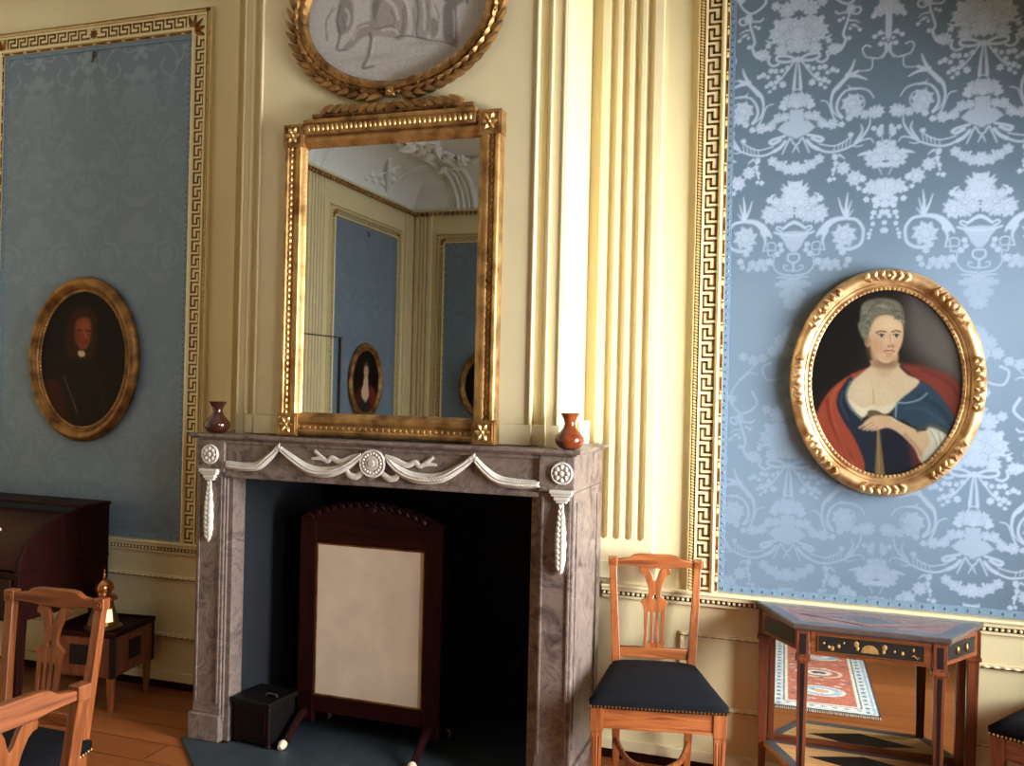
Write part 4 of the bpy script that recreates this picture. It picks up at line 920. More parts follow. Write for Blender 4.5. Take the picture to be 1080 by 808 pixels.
# ------------------------------------------------------------------ marble mantelpiece
ML, MR = -2.547, -0.838; PW = .142; SH = 1.354
t = thing('mantelpiece', 'grey-brown veined marble mantelpiece with white carved swags', 'fireplace', ((ML+MR)/2,YF+.2,0))
YBK = YB-.036
for sg in (-1,1):
    e = ML if sg < 0 else MR; i = -sg           # i: direction towards the middle
    q = lambda d: e+i*d
    br = BL-.003 if sg < 0 else BR+.003
    poly = [(e,YF),(q(PW),YF),(q(PW),YC-.003),(br,YC-.003),(br,YBK),(e,YBK)]
    if sg > 0: poly = poly[::-1]
    mb = MB().prism(poly, .13, 1.188)
    mb2 = MB().prism([(e-i*.014,YF-.014),(q(PW+.004),YF-.014),(q(PW+.004),YC-.003),(br,YC-.003),(br,YBK),(e-i*.014,YBK)][::(1 if sg<0 else -1)], .012, .13)
    mb.v += []; jb = obj('jamb', mb, M['marble'], t, bevel=.004); obj('plinth', mb2, M['marble'], t, bevel=.005)
    # framed side and front panels of the jamb (raised fillets)
    fl = MB()
    for (a,b_) in ((.012,.022),(PW-.022,PW-.012)): fl.box(q(a),q(b_),YF-.006,YF,.18,1.17)
    for (a,b_) in ((YF+.035,YF+.045),(YBK-.10,YBK-.09)): fl.box(e,e-i*.005,a,b_,.20,1.15)
    o = obj('raised_fillet', fl, M['marble'], None, bevel=.002); o.data.transform(Matrix.Translation(-parent_origin(jb))); o.parent = jb
    mb = MB().box(q(PW),q(PW+.033),YF+.018,YC-.003,.012,OH); mb.box(q(PW+.001),q(PW+.010),YF+.008,YF+.02,.10,OH+.03)
    obj('inner_slip', mb, M['marble'], t, bevel=.003)
    # corner block with rosette, capital and bellflower drop
    poly = [(e,YF-.010),(q(PW),YF-.010),(q(PW),YC-.003),(br,YC-.003),(br,YBK),(e,YBK)]
    if sg > 0: poly = poly[::-1]
    obj('corner_block', MB().prism(poly, 1.189, 1.329), M['marble'], t, bevel=.004)
    cx = -2.475 if sg < 0 else -.886
    mb = MB().lathe([(0,0),(.043,0),(.044,.006),(.040,.011),(.034,.007),(.012,.007),(0,.007)], (cx,YF-.010,1.264), 28, 'y', cap=False)
    for k in range(8):
        a = k*PI/4; mb.ell((cx+.024*math.cos(a),YF-.019,1.264+.024*math.sin(a)),(.0095,.006,.0095),8,5)
    mb.ell((cx,YF-.020,1.264),(.011,.008,.011),8,5); obj('rosette', mb, M['whitemarble'], t, smooth=True)
    mb = MB()
    for (w_,z0,z1,d) in ((.046,1.186,1.201,.020),(.040,1.176,1.186,.016),(.030,1.160,1.176,.012),(.022,1.150,1.160,.009)): mb.box(cx-w_,cx+w_,YF-.010-d,YF,z0,z1)
    obj('capital', mb, M['whitemarble'], t, bevel=.003)
    mb = MB(); n = 26; rs = random.Random(4)
    pts = [(cx+.0015*math.sin(k*1.3),YF-.010,1.152-.265*k/n) for k in range(n+1)]
    mb.tube(pts,[.006+.016*math.sin(min(1,(k/n)*1.0)*PI*.80)**1.0 if k < n-1 else .006 for k in range(n+1)],8,((0,1,0),.75))
    for k in range(2,n):
        r = .005+.016*math.sin(k/n*PI*.8); sd = 1 if k % 2 else -1
        mb.ell((cx+sd*r*.38,YF-.012-r*.35,1.152-.265*k/n),(r*.62,r*.5,.017),8,6,Matrix.Rotation(sd*.35,3,'Y'))
    obj('bellflower_drop', mb, M['whitemarble'], t, smooth=True, sharp=70)
fz = obj('frieze', MB().box(ML+PW+.001,MR-PW-.001,YF+.004,YC-.003,OH,1.329), M['marble'], t, bevel=.004)
mb = MB().box(ML+PW+.001,MR-PW-.001,YF-.004,YF+.003,OH+.002,OH+.022); mb.box(ML+PW+.001,MR-PW-.001,YF-.008,YF+.003,1.314,1.329)
o = obj('frieze_moulding', mb, M['marble'], None, bevel=.003); o.data.transform(Matrix.Translation(-parent_origin(fz))); o.parent = fz
def shelf_poly(d): return [(ML-.028+d,YF-.034+d),(MR+.028-d,YF-.034+d),(MR+.028-d,YBK),(BR+.003,YBK),(BR+.003,YC-.003),(BL-.003,YC-.003),(BL-.003,YBK),(ML-.028+d,YBK)]
obj('shelf', MB().prism(shelf_poly(0),1.339,SH).prism(shelf_poly(.018),1.330,1.3395), M['marble'], t, bevel=.004)
# carved swags: one continuous garland with a boss at its middle and fluttering ribbons
CX = -1.692; YD = YF-.001
def relief(name, pts, rads, bumps=True, flat=.55):
    P = crom([(x,z) for x,z in pts],8); n = len(P)
    R = [1.18*np.interp(i/(n-1), np.linspace(0,1,len(rads)), rads) for i in range(n)]
    mb = MB().tube([(x,YD-.002,z) for x,z in P], R, 10, ((0,1,0),flat))
    if bumps:
        for i in range(1,n-1):
            d = Vector((P[i+1][0]-P[i-1][0],0,P[i+1][1]-P[i-1][1]))
            for s in (-1,1): mb.leaf((P[i][0],YD-.004-R[i]*flat*.6,P[i][1]),d+Vector((d.z,0,-d.x))*.4*s,(0,-1,0),.026,R[i]*1.0,.12)
    return obj(name, mb, M['whitemarble'], t, smooth=True, sharp=70)
relief('garland', [(-2.398,1.222),(-2.30,1.217),(-2.235,1.226),(-2.18,1.265),(-2.135,1.307)], [.015,.017,.017,.014,.009])
relief('garland', [(-2.135,1.307),(-2.08,1.270),(-1.99,1.222),(-1.90,1.215),(-1.82,1.240),(-1.75,1.285)], [.009,.014,.019,.020,.016,.009])
relief('garland', [(-1.63,1.285),(-1.57,1.238),(-1.49,1.212),(-1.39,1.220),(-1.31,1.262),(-1.25,1.307)], [.009,.016,.020,.019,.014,.009])
relief('garland', [(-1.25,1.307),(-1.205,1.262),(-1.15,1.226),(-1.08,1.215),(-.990,1.216)], [.009,.014,.017,.017,.014])
for x in (-2.135,-1.25):
    mb = MB()
    for s in (-1,0,1): mb.ell((x+s*.010,YD-.008,1.310-abs(s)*.008),(.010,.008,.012),8,5)
    obj('garland_knot', mb, M['whitemarble'], t, smooth=True)
mb = MB().lathe([(0,0),(.058,0),(.060,.007),(.055,.013),(.048,.009),(.030,.010),(.028,.014),(.014,.014),(.012,.018),(0,.018)], (CX,YF,1.262), 36, 'y', cap=False)
for k in range(18):
    a = k*PI/9; mb.ell((CX+.040*math.cos(a),YF-.011,1.262+.040*math.sin(a)),(.006,.005,.006),6,4)
obj('medallion', mb, M['whitemarble'], t, smooth=True)
for s in (-1,1):
    relief('ribbon', [(CX+s*.055,1.292),(CX+s*.10,1.280),(CX+s*.15,1.262),(CX+s*.19,1.275),(CX+s*.215,1.262),(CX+s*.27,1.300)], [.009,.011,.011,.010,.009,.006], False, .4)
    relief('ribbon', [(CX+s*.21,1.262),(CX+s*.245,1.270),(CX+s*.285,1.268)], [.007,.008,.004], False, .4)
    relief('ribbon', [(CX+s*.045,1.222),(CX+s*.075,1.203),(CX+s*.105,1.208),(CX+s*.118,1.228)], [.009,.012,.012,.007], False, .45)

# ------------------------------------------------------------------ on the mantelshelf
VP = [(.026,0),(.040,.004),(.052,.018),(.0575,.034),(.054,.048),(.040,.064),(.027,.080),(.0215,.096),(.0235,.110),(.031,.126),(.0385,.137),(.0365,.138),(.029,.126),(.021,.110),(.019,.096)]
for (lab,x,m_) in (('amber glazed hourglass pottery vase on right end of the mantelshelf',-.874,'vase'),('dark brown hourglass pottery vase on left end of the mantelshelf',-2.482,'vase_dark')):
    tag(obj('pottery_vase', MB().lathe(VP, (x,3.352,SH+.0008), 32), M[m_], smooth=True, sharp=60), lab, 'vase', 'pottery vases on the mantelshelf')
t = thing('sensor_box', 'small white plastic box on the mantelshelf behind the amber vase', 'box', (-.903,3.70,SH+.001))
obj('case', MB().box(-.923,-.880,3.692,3.710,SH+.012,SH+.098), M['plastic'], t, bevel=.004)
obj('stand', MB().box(-.918,-.885,3.688,3.716,SH+.001,SH+.012), M['plastic'], t, bevel=.002)
obj('vent_grille', MB().box(-.9185,-.9155,3.6905,3.6922,SH+.030,SH+.080), M['slateinlay'], t)

# ------------------------------------------------------------------ fire screen
YS = 3.53
t = thing('fire_screen', 'dark mahogany fire screen with cream silk panel in the fireplace', 'fire screen', (-1.805,YS,0))
xl, xr, zb, zt = -2.068, -1.542, .196, .876
mb = MB(); mb.box(xl-.082,xl,YS-.016,YS+.016,.06,.972); mb.box(xr,xr+.082,YS-.016,YS+.016,.06,.972)
obj('side_posts', mb, M['mahog'], t, bevel=.004) if False else None
for a,b_ in ((xl-.080,xl),(xr,xr+.080)): obj('upright', MB().box(a,b_,YS-.017,YS+.017,.075,.968), M['mahog'], t, bevel=.004)
obj('top_rail', MB().box(xl,xr,YS-.015,YS+.015,zt,.968), M['mahogx'], t, bevel=.003)
obj('bottom_rail', MB().box(xl,xr,YS-.015,YS+.015,.125,zb), M['mahogx'], t, bevel=.003)
pn = obj('silk_panel', MB().box(xl+.001,xr-.001,YS-.006,YS+.006,zb+.001,zt-.001), M['silk'], t)
mb = MB(); 
for (a,b_,c,d) in ((xl+.001,xr-.001,zb+.001,zb+.008),(xl+.001,xr-.001,zt-.008,zt-.001),(xl+.001,xl+.007,zb+.008,zt-.008),(xr-.007,xr-.001,zb+.008,zt-.008)): mb.box(a,b_,YS-.009,YS-.006,c,d)
o = obj('gilt_fillet', mb, M['gold_old'], None); o.data.transform(Matrix.Translation(-parent_origin(pn))); o.parent = pn
W_ = (xr-xl)/2+.08
arch = [(-W_,0),(W_,0)]+[(W_*math.cos(u)*(1 if True else 0), .018+.080*math.sin(u)**1.6) for u in [PI*k/28 for k in range(29)]]
cr = shape2d('arched_crest', [arch], .028, M['mahogx'], t, (0,0,.968))
mb = MB()
for k in range(15):
    u = -1+2*k/14; x = -1.805+u*.27; z = .968+.03+.06*(1-u*u)
    for s in (-1,1): mb.leaf((x,YS-.014,z-.015),(s*.8+u*.3,0,.7),(0,-1,0),.05,.022,.2)
mb.ell((-1.805,YS-.016,1.035),(.03,.012,.022),10,6)
o = obj('crest_carving', mb, M['mahog'], None, smooth=True); o.data.transform(Matrix.Translation(-parent_origin(cr)-Vector((0,0,0)))); o.parent = cr
for x in (xl-.04, xr+.04):
    mb = MB()
    for s in (-1,1):
        P = crom([(YS+s*.012,.115),(YS+s*.05,.112),(YS+s*.11,.075),(YS+s*.165,.038),(YS+s*.195,.028)],5)
        mb.tube([(x,y,z) for y,z in P],[.024-.008*k/(len(P)-1) for k in range(len(P))],8,((1,0,0),.85))
    ft = obj('foot', mb, M['mahog'], t, smooth=True)
    for s in (-1,1):
        mb = MB().tube([(x,YS+s*.176,.036),(x,YS+s*.190,.032),(x,YS+s*.208,.024)],[.018,.0195,.0115],10)
        o = obj('brass_cap', mb, M['porcelain'], None, smooth=True); o.data.transform(Matrix.Translation(-parent_origin(ft))); o.parent = ft

# ------------------------------------------------------------------ dark footstool / foot warmer
rz = math.radians(-6)
t = thing('footstool', 'low dark wooden box stool standing inside the fireplace at left', 'stool', (-2.245,3.415,.0125), rz)
obj('body', MB().box(-.095,.095,-.090,.090,.012,.175), M['ebony'], t, world=False, bevel=.006)
obj('top', MB().box(-.105,.105,-.100,.100,.175,.200), M['ebony'], t, world=False, bevel=.006)
mb = MB().box(-.075,.075,-.094,-.090,.045,.052); mb.box(-.075,.075,-.094,-.090,.138,.145); mb.box(-.075,-.068,-.094,-.09,.052,.138); mb.box(.068,.075,-.094,-.09,.052,.138); obj('front_moulding', mb, M['mahogx'], t, world=False)
for x in (-.08,.08):
    for y in (-.075,.075): obj('foot', MB().lathe([(.012,0),(.016,.004),(.014,.014)],(x,y,0),10), M['mahog'], t, world=False, smooth=True)
obj('handle', MB().tube([(.02,-.02,.200),(.025,-.02,.212),(.075,-.02,.212),(.08,-.02,.200)],.004,6), M['nailhead'], t, world=False, smooth=True)

# ------------------------------------------------------------------ side chair (one model, four chairs)
def make_chair(label, loc, rz, group):
    t = thing('side_chair', label, 'chair', loc, rz, group)
    SW, BW, SD = .246, .166, .21      # half widths front/back, half depth
    sz = .420; sh = .478
    def fleg(s):
        x = s*(SW-.024); y = -SD+.024; mb = MB()
        mb.box(x-.024,x+.024,y-.024,y+.024,.335,sz); mb.box(x-.020,x+.020,y-.020,y+.020,.327,.335); mb.bar((x,y,0),(x,y,.327),.024,.024,.041,.041)
        for k in (-1,0,1):      # reeds on the front and outer faces
            mb.bar((x+k*.0058,y-.0125,.05),(x+k*.0110,y-.0208,.315),.0032,.003,.0055,.003); mb.bar((x+s*.0125,y+k*.0058,.05),(x+s*.0208,y+k*.0110,.315),.003,.0032,.003,.0055)
        return mb
    for s in (-1,1): obj('front_leg', fleg(s), M['chair'], t, world=False, bevel=.0015)
    bk = lambda z: SD-.022+(.0 if z < .40 else (z-.40)*.12)+(0 if z > .3 else (.3-z)*.16)     # rake of the back
    for s in (-1,1):
        mb = MB(); zs = [0,.15,.30,.40,.55,.72,.858]; ws = [.026,.031,.036,.037,.034,.031,.030]; xs = [BW-.022,BW-.020,BW-.018,BW-.018,BW-.010,BW+.000,BW+.006]
        vs = []; 
        for z,w_,x in zip(zs,ws,xs):
            y = bk(z); vs += [(s*x-w_/2,y-w_*.45,z),(s*x+w_/2,y-w_*.45,z),(s*x+w_/2,y+w_*.45,z),(s*x-w_/2,y+w_*.45,z)]
        n = len(zs); fs = [(i*4+j,i*4+(j+1)%4,(i+1)*4+(j+1)%4,(i+1)*4+j) for i in range(n-1) for j in range(4)]+[(3,2,1,0),((n-1)*4,(n-1)*4+1,(n-1)*4+2,(n-1)*4+3)]
        mb.add(vs,fs); pz = .872; x = s*(BW+.007); y = bk(pz)
        mb.box(x-.019,x+.019,y-.017,y+.017,.856,.893)
        o = obj('rear_leg', mb, M['chair'], t, world=False, bevel=.003)
        r_ = MB().lathe([(0,0),(.013,0),(.0135,.004),(.009,.0045),(.008,.002),(.005,.002),(.004,.006),(0,.0065)],(x,y-.0165,.8745),14,'y',cap=False)
        ro = obj('roundel', r_, M['chairx'], t, world=False, smooth=True); ro.parent = o
    # rails under the seat
    mb = MB(); a = SW-.048; yb = bk(.38)
    mb.box(-a,a,-SD+.006,-SD+.032,.345,sz); mb.box(-BW+.036,BW-.036,yb-.014,yb+.012,.345,sz)
    mb.box(-a,a,-SD+.002,-SD+.006,.345,.352)
    for s in (-1,1): mb.hexa([(s*(SW-.012)-.011,-SD+.048,.345),(s*(SW-.012)+.011,-SD+.048,.345),(s*(BW-.018)+.011,yb-.016,.345),(s*(BW-.018)-.011,yb-.016,.345)],[(s*(SW-.012)-.011,-SD+.048,sz),(s*(SW-.012)+.011,-SD+.048,sz),(s*(BW-.018)+.011,yb-.016,sz),(s*(BW-.018)-.011,yb-.016,sz)])
    obj('seat_rail', mb, M['chairx'], t, world=False, bevel=.002)
    # domed seat, slightly bowed front
    n = 16; vs = []; fs = []
    for j in range(n+1):
        v = -1+2*j/n
        for i in range(n+1):
            u = -1+2*i/n; hw = (SW+.006)+(BW+.004-SW)*(v+1)/2; x = u*hw; y = v*(SD+.004)-.004*(1-u*u)*(v < -.5)
            e = max(abs(u),abs(v)); k = (1-abs(u)**5)*(1-abs(v)**5)
            vs.append((x*(1+.0*k),y,sh-.026+.034*k**.26+.020*(1-u*u)*(1-v*v)))
    for j in range(n):
        for i in range(n): fs.append((j*(n+1)+i,j*(n+1)+i+1,(j+1)*(n+1)+i+1,(j+1)*(n+1)+i))
    rim = [i for i in range(n+1)]+[(j+1)*(n+1)-1 for j in range(1,n+1)]+[n*(n+1)+i for i in range(n-1,-1,-1)]+[j*(n+1) for j in range(n-1,0,-1)]
    o0 = len(vs); vs += [(vs[r][0]*.99,vs[r][1]*.99,sz+.0005) for r in rim]; L = len(rim)
    fs += [(rim[(i+1)%L],rim[i],o0+i,o0+(i+1)%L) for i in range(L)]+[tuple(o0+i for i in range(L-1,-1,-1))]
    seat = obj('seat', MB().add(vs,fs), M['blackcloth'], t, world=False, smooth=True, sharp=80)
    mb = MB(); hw = SW+.006
    for i in range(38): mb.ell((-hw+.006+i*(2*hw-.012)/37,-SD-.006,sz+.007),(.0045,.003,.0045),6,4)
    for s in (-1,1):
        for i in range(30):
            v = i/29; mb.ell((s*(hw+(BW+.004-SW-.0)*v),-SD+v*2*SD,sz+.007),(.003,.0045,.0045),6,4)
    o = obj('nail_trim', mb, M['brass'], t, world=False, smooth=True); o.parent = seat
    # crossed curved stretcher
    mb = MB()
    for s in (-1,1): mb.tube([(x,y,z) for x,y,z in crom([(s*(SW-.03),-SD+.03,.150),(s*.12,-.09,.118),(0,-.005,.108),(-s*.10,.08,.118),(-s*(BW-.02),SD-.01,.150)],6)],.0125,8)
    mb.ell((0,-.005,.110),(.030,.030,.018),12,6); obj('stretcher', mb, M['chair'], t, world=False, smooth=True)
    # crest rail with raised block, lower rail, pierced splat
    hw = BW-.011; zc = .862
    cre = [(-hw,zc),(-.085,zc-.004),(-.05,zc-.010),(.05,zc-.010),(.085,zc-.004),(hw,zc),(hw,zc+.022),(.105,zc+.030),(.085,zc+.043),(.06,zc+.047),(-.06,zc+.047),(-.085,zc+.043),(-.105,zc+.030),(-hw,zc+.022)]
    y = bk(.87); shape2d('crest_rail', [cre], .026, M['chairx'], t, (0,y,0), .003)
    y = bk(.53); h2 = BW-.029; shape2d('back_rail', [[(-h2,.492),(h2,.492),(h2,.534),(-h2,.534)]], .022, M['chairx'], t, (0,y,0), .002)
    R = [(.034,.532),(.043,.550),(.040,.59),(.043,.68),(.050,.706),(.056,.712),(.050,.722),(.036,.730),(.026,.742),(.024,.756),(.030,.785),(.042,.815),(.052,.826),(.062,.828),(.064,.842),(.056,.858)]
    out = R+[(.030,.858),(.016,.835),(.006,.806),(0,.795),(-.006,.806),(-.016,.835),(-.030,.858)]+[(-x,z) for x,z in R[::-1]]
    holes = []
    for c in (-.022,0,.022): holes.append([(c-.0052,.555),(c+.0052,.555),(c+.0052,.672),(c,.680),(c-.0052,.672)])
    holes.append([(0,.722),(.010,.732),(0,.750),(-.010,.732)])
    sp = shape2d('splat', [out]+holes, .014, M['chair'], t, (0,0,0), .0015)
    for v in sp.data.vertices: v.co.y += bk(v.co.z)
    return t
chair0 = make_chair('honey wood chair with black seat between the mantelpiece and corner table', (-.540,3.478,0), math.radians(12), 'matching honey wood side chairs')
dup(chair0, (.935,3.56,0), math.radians(-27), 'chair right of the inlaid table, only its black seat corner showing')
dup(chair0, (-2.270,2.033,0), math.radians(3), 'honey wood chair in front of the bureau, its whole pierced back showing')
dup(chair0, (-1.824,1.486,0), math.radians(-95), 'nearest honey wood chair in the lower left corner, seen end-on and cut off')

# ------------------------------------------------------------------ inlaid corner console table
TZ1 = .742; back, front = YB-.040, 3.468
TP = lambda d: [(-.19+d*.6,back),(-.037+d*.35,front+d),(.493-d*.35,front+d),(.646-d*.6,back)]
t = thing('console_table', 'inlaid trapezoid console table with mirrored back against the damask wall', 'table', (.228,3.62,0))
tp = obj('tabletop', MB().prism(TP(0),TZ1-.018,TZ1).prism(TP(.010),TZ1-.026,TZ1-.018), M['tableedge'], t, bevel=.003)
def child(name, mb, mat, par, **k):
    o = obj(name, mb, mat, None, **k); o.data.transform(Matrix.Translation(-parent_origin(par))); o.parent = par; return o
def band(P, Q, z): # flat ring between outline P and inner Q
    mb = MB(); n = len(P)
    for i in range(n):
        j = (i+1)%n; mb.hexa([(*P[i],z),(*P[j],z),(*Q[j],z),(*Q[i],z)],[(*P[i],z+.0008),(*P[j],z+.0008),(*Q[j],z+.0008),(*Q[i],z+.0008)])
    return mb
def inset(P, d):
    n = len(P); out = []
    for i in range(n):
        p = Vector(P[i]); a = (p-Vector(P[i-1])).normalized(); b_ = (Vector(P[(i+1)%n])-p).normalized()
        n1 = Vector((-a.y,a.x)); n2 = Vector((-b_.y,b_.x)); m_ = (n1+n2); m_ = m_/max(.3,m_.dot(n1)); out.append(tuple(p+m_*d))
    return out
child('field', MB().prism(inset(TP(0),.050), TZ1, TZ1+.0004), M['purpleinlay'], tp)
child('slate_border', band(inset(TP(0),.006), inset(TP(0),.050), TZ1), M['slateinlay'], tp)
cx, cy = .228, (front+back)/2
def diamond(k, z, h=.0009): return MB().prism([(cx-.26*k,cy),(cx,cy-.105*k),(cx+.26*k,cy),(cx,cy+.105*k)], z, z+h)
child('pale_diamond', diamond(.95,TZ1), M['inlay_dark'], tp); child('pale_diamond', diamond(.90,TZ1+.0004), M['purpleinlay'], tp); child('slate_diamond', diamond(.52,TZ1+.0008), M['slateinlay'], tp)
# legs: two in front square and tapering with collars, two at the back corners, stiles on the wall side
ZA0, ZA1 = .628, .7155
def tleg(x, y, rz=0, w=.046):
    mb = MB().box(-w/2,w/2,-w/2,w/2,ZA0-.010,ZA1); mb.box(-w/2-.004,w/2+.004,-w/2-.004,w/2+.004,ZA0-.026,ZA0-.010); mb.bar((0,0,.02),(0,0,ZA0-.026),.026,.026,.040,.040); mb.bar((0,0,0),(0,0,.02),.018,.018,.032,.032)
    c, s = math.cos(rz), math.sin(rz); mb.v = [(x+c*a-s*b_, y+s*a+c*b_, z) for a,b_,z in mb.v]; return mb
LEG = [(-.002,front+.040,0),(.460,front+.040,0),(-.150,back-.030,0),(.606,back-.030,0)]
for (x,y,a) in LEG:
    lg = obj('leg', tleg(x,y,a), M['table'], t, bevel=.002)
    if y < 3.6:
        mb = MB()
        mb.box(x-.011,x+.011,y-.0240,y-.0228,ZA0,ZA1-.012)
        mb.bar((x,y-.0145,.10),(x,y-.0198,ZA0-.035),.008,.002,.016,.002); child('dark_stringing', mb, M['inlay_dark'], lg)
# apron: front drawer and canted sides with black lacquer panels
dr = obj('drawer', MB().box(.024,.434,front+.022,front+.040,ZA0,ZA1), M['tablex'], t, bevel=.002)
lp = child('lacquer_panel', MB().box(.052,.406,front+.0195,front+.0225,ZA0+.018,ZA1-.014), M['lacquer'], dr)
mb = MB()
for (a,b_,c,d) in ((.048,.410,ZA0+.0145,ZA0+.018),(.048,.410,ZA1-.014,ZA1-.0105),(.0485,.052,ZA0+.018,ZA1-.014),(.406,.4095,ZA0+.018,ZA1-.014)): mb.box(a,b_,front+.0185,front+.0225,c,d)
child('panel_bead', mb, M['brass'], dr)
rs = random.Random(2); mb = MB(); zc = (ZA0+ZA1)/2
fan = [(.228+.030*math.cos(u),zc-.016+.030*math.sin(u)) for u in [PI*k/10 for k in range(11)]]
child('gilt_fan', MB().prism_y(fan, front+.0182, front+.0196), M['lacgold'], dr)
for x,z,r in ((.182,.012,.009),(.186,-.003,.006),(.277,.010,.009),(.274,-.006,.006),(.122,-.002,.006),(.100,-.012,.007),(.088,-.008,.005),(.336,-.004,.006),(.372,.012,.005),(.140,.012,.004),(.310,.0,.004),(.070,.004,.004)):
    child('gilt_flower', MB().ell((x,front+.0190,zc+z),(r,.0014,r*1.25),8,5), M['lacgold'], dr, smooth=True)
child('gilt_scroll', MB().tube([(.368+.006*k,front+.0186,zc-.012+.006*math.sin(k*1.6)) for k in range(5)],.0026,5), M['lacgold'], dr)
for s in (-1,1):
    p0 = Vector(LEG[0 if s < 0 else 1][:2])+Vector((s*.018,.018)); p1 = Vector(LEG[2 if s < 0 else 3][:2])+Vector((s*.010,-.024)); d = (p1-p0); dn = d.normalized(); nn = Vector((dn.y,-dn.x))*(1 if s > 0 else -1)
    def slab(a0,a1,h0,h1,e0,e1):
        q = [p0+d*a0+nn*h0, p0+d*a1+nn*h0, p0+d*a1+nn*h1, p0+d*a0+nn*h1]; return MB().hexa([(*v,e0) for v in q],[(*v,e1) for v in q])
    ap = obj('side_apron', slab(0,1,-.016,.0,ZA0,ZA1), M['tablex'], t, bevel=.001)
    child('lacquer_panel', slab(.10,.90,.0,.002,ZA0+.016,ZA1-.013), M['lacquer'], ap)
    if s > 0:
        for a in (.35,.62): v = p0+d*a+nn*.005; child('gilt_figure', MB().ell((v.x,v.y,zc+.0),(.006,.006,.017),8,5), M['brass'], ap, smooth=True)
obj('back_rail', MB().box(-.130,.586,back-.040,back-.002,ZA0,ZA1), M['tablex'], t)
# mirror back between stiles
ZS = .172
for a,b_ in ((-.128,-.106),(.552,.584)): obj('stile', MB().box(a,b_,back-.030,back-.004,ZS+.02,ZA0-.001), M['table'], t, bevel=.001)
obj('mirror_back', MB().box(-.106,.552,back-.014,back-.008,ZS+.045,ZA0-.001), M['mirror'], t)
obj('mirror_rail', MB().box(-.106,.552,back-.020,back-.004,ZS+.02,ZS+.045), M['tablex'], t)
# low shelf with the same inlays
SP = lambda d: [(-.165+d*.6,back-.004),(-.020+d*.35,front+.028+d),(.478-d*.35,front+.028+d),(.620-d*.6,back-.004)]
sh_ = obj('shelf', MB().prism(SP(0),ZS,ZS+.019), M['paleinlay'], t, bevel=.002)
child('dark_border', band(inset(SP(0),.002), inset(SP(0),.040), ZS+.019), M['slateinlay'], sh_)
child('dark_diamond', MB().prism([(cx-.20,cy+.02),(cx,cy-.055),(cx+.20,cy+.02),(cx,cy+.095)], ZS+.019, ZS+.0200), M['inlay_dark'], sh_)

# ------------------------------------------------------------------ small cabinet by the left dado
rz = math.radians(8)
t = thing('bedside_cabinet', 'small low cabinet with dark inlaid square panels beside the bureau', 'cabinet', (-3.285,3.565,0), rz)
w2, d2 = .175, .165
obj('body', MB().box(-w2,w2,-d2,d2,.165,.355), M['table'], t, world=False, bevel=.004)
mb = MB().box(-w2-.008,w2+.008,-d2-.008,d2+.008,.355,.366)
for (a,b_,c,d) in ((-w2-.008,w2+.008,-d2-.008,-d2+.002),(-w2-.008,w2+.008,d2-.002,d2+.008),(-w2-.008,-w2+.002,-d2+.002,d2-.002),(w2-.002,w2+.008,-d2+.002,d2-.002)): mb.box(a,b_,c,d,.366,.380)
obj('tray_top', mb, M['mahogx'], t, world=False, bevel=.002)
for f_, in (('f',),('s',)):
    def pan(a,b_,e,z0,z1): return MB().box(a,b_,-d2-e,-d2+.001,z0,z1) if f_ == 'f' else MB().box(w2-.001,w2+e,a,b_,z0,z1)
    lim = w2 if f_ == 'f' else d2
    dn = obj('door' if f_ == 'f' else 'side_panel', pan(-lim+.018,lim-.018,.005,.178,.345), M['table'], t, world=False, bevel=.002)
    o = obj('dark_inlay', pan(-.050,.050,.0062,.222,.318), M['inlay_dark'], t, world=False); o.parent = dn
    for s in (-1,1): a = s*(lim-.008); obj('edge_banding', pan(a-.008,a+.008,.006,.165,.355), M['inlay_dark'], t, world=False)
for sx in (-1,1):
    for sy in (-1,1): obj('leg', MB().bar((sx*(w2-.02),sy*(d2-.02),0),(sx*(w2-.02),sy*(d2-.02),.165),.018,.018,.03,.03), M['chair'], t, world=False)
# brass lantern on it
t = thing('brass_lantern', 'small domed brass lantern with glowing pane standing on the low cabinet', 'lantern', (-3.245,3.53,.3665), math.radians(20))
obj('base', MB().lathe([(0,0),(.085,0),(.088,.008),(.070,.016),(.066,.022),(0,.022)],(0,0,0),20,cap=False), M['pewter'], t, world=False, smooth=True)
bd = obj('body', MB().lathe([(.074,.0225),(.066,.05),(.052,.09),(.044,.120),(.046,.132)],(0,0,0),20), M['pewter'], t, world=False, smooth=True)
a = math.radians(-48); u_ = Vector((math.cos(a),math.sin(a),0))
fr = MB().bar(u_*.074+Vector((0,0,.034)), u_*.058+Vector((0,0,.108)), .046, .012, .040, .012, side=(-u_.y,u_.x,0)); fo = obj('pane_frame', fr, M['copper'], t, world=False)
o = obj('glowing_pane', MB().bar(u_*.0808+Vector((0,0,.042)), u_*.0662+Vector((0,0,.100)), .032, .003, .028, .003, side=(-u_.y,u_.x,0)), M['flame'], t, world=False); o.parent = fo
obj('dome', MB().lathe([(.066,.140),(.058,.152),(.036,.162),(.034,.176),(.044,.182),(.046,.198),(.038,.218),(.020,.232),(.006,.238),(0,.238)],(0,0,0),20,cap=False), M['copper'], t, world=False, smooth=True)
obj('finial', MB().lathe([(.006,.236),(.010,.244),(.005,.252),(.006,.268),(.003,.282),(0,.290)],(0,0,0),10,cap=False), M['copper'], t, world=False, smooth=True)

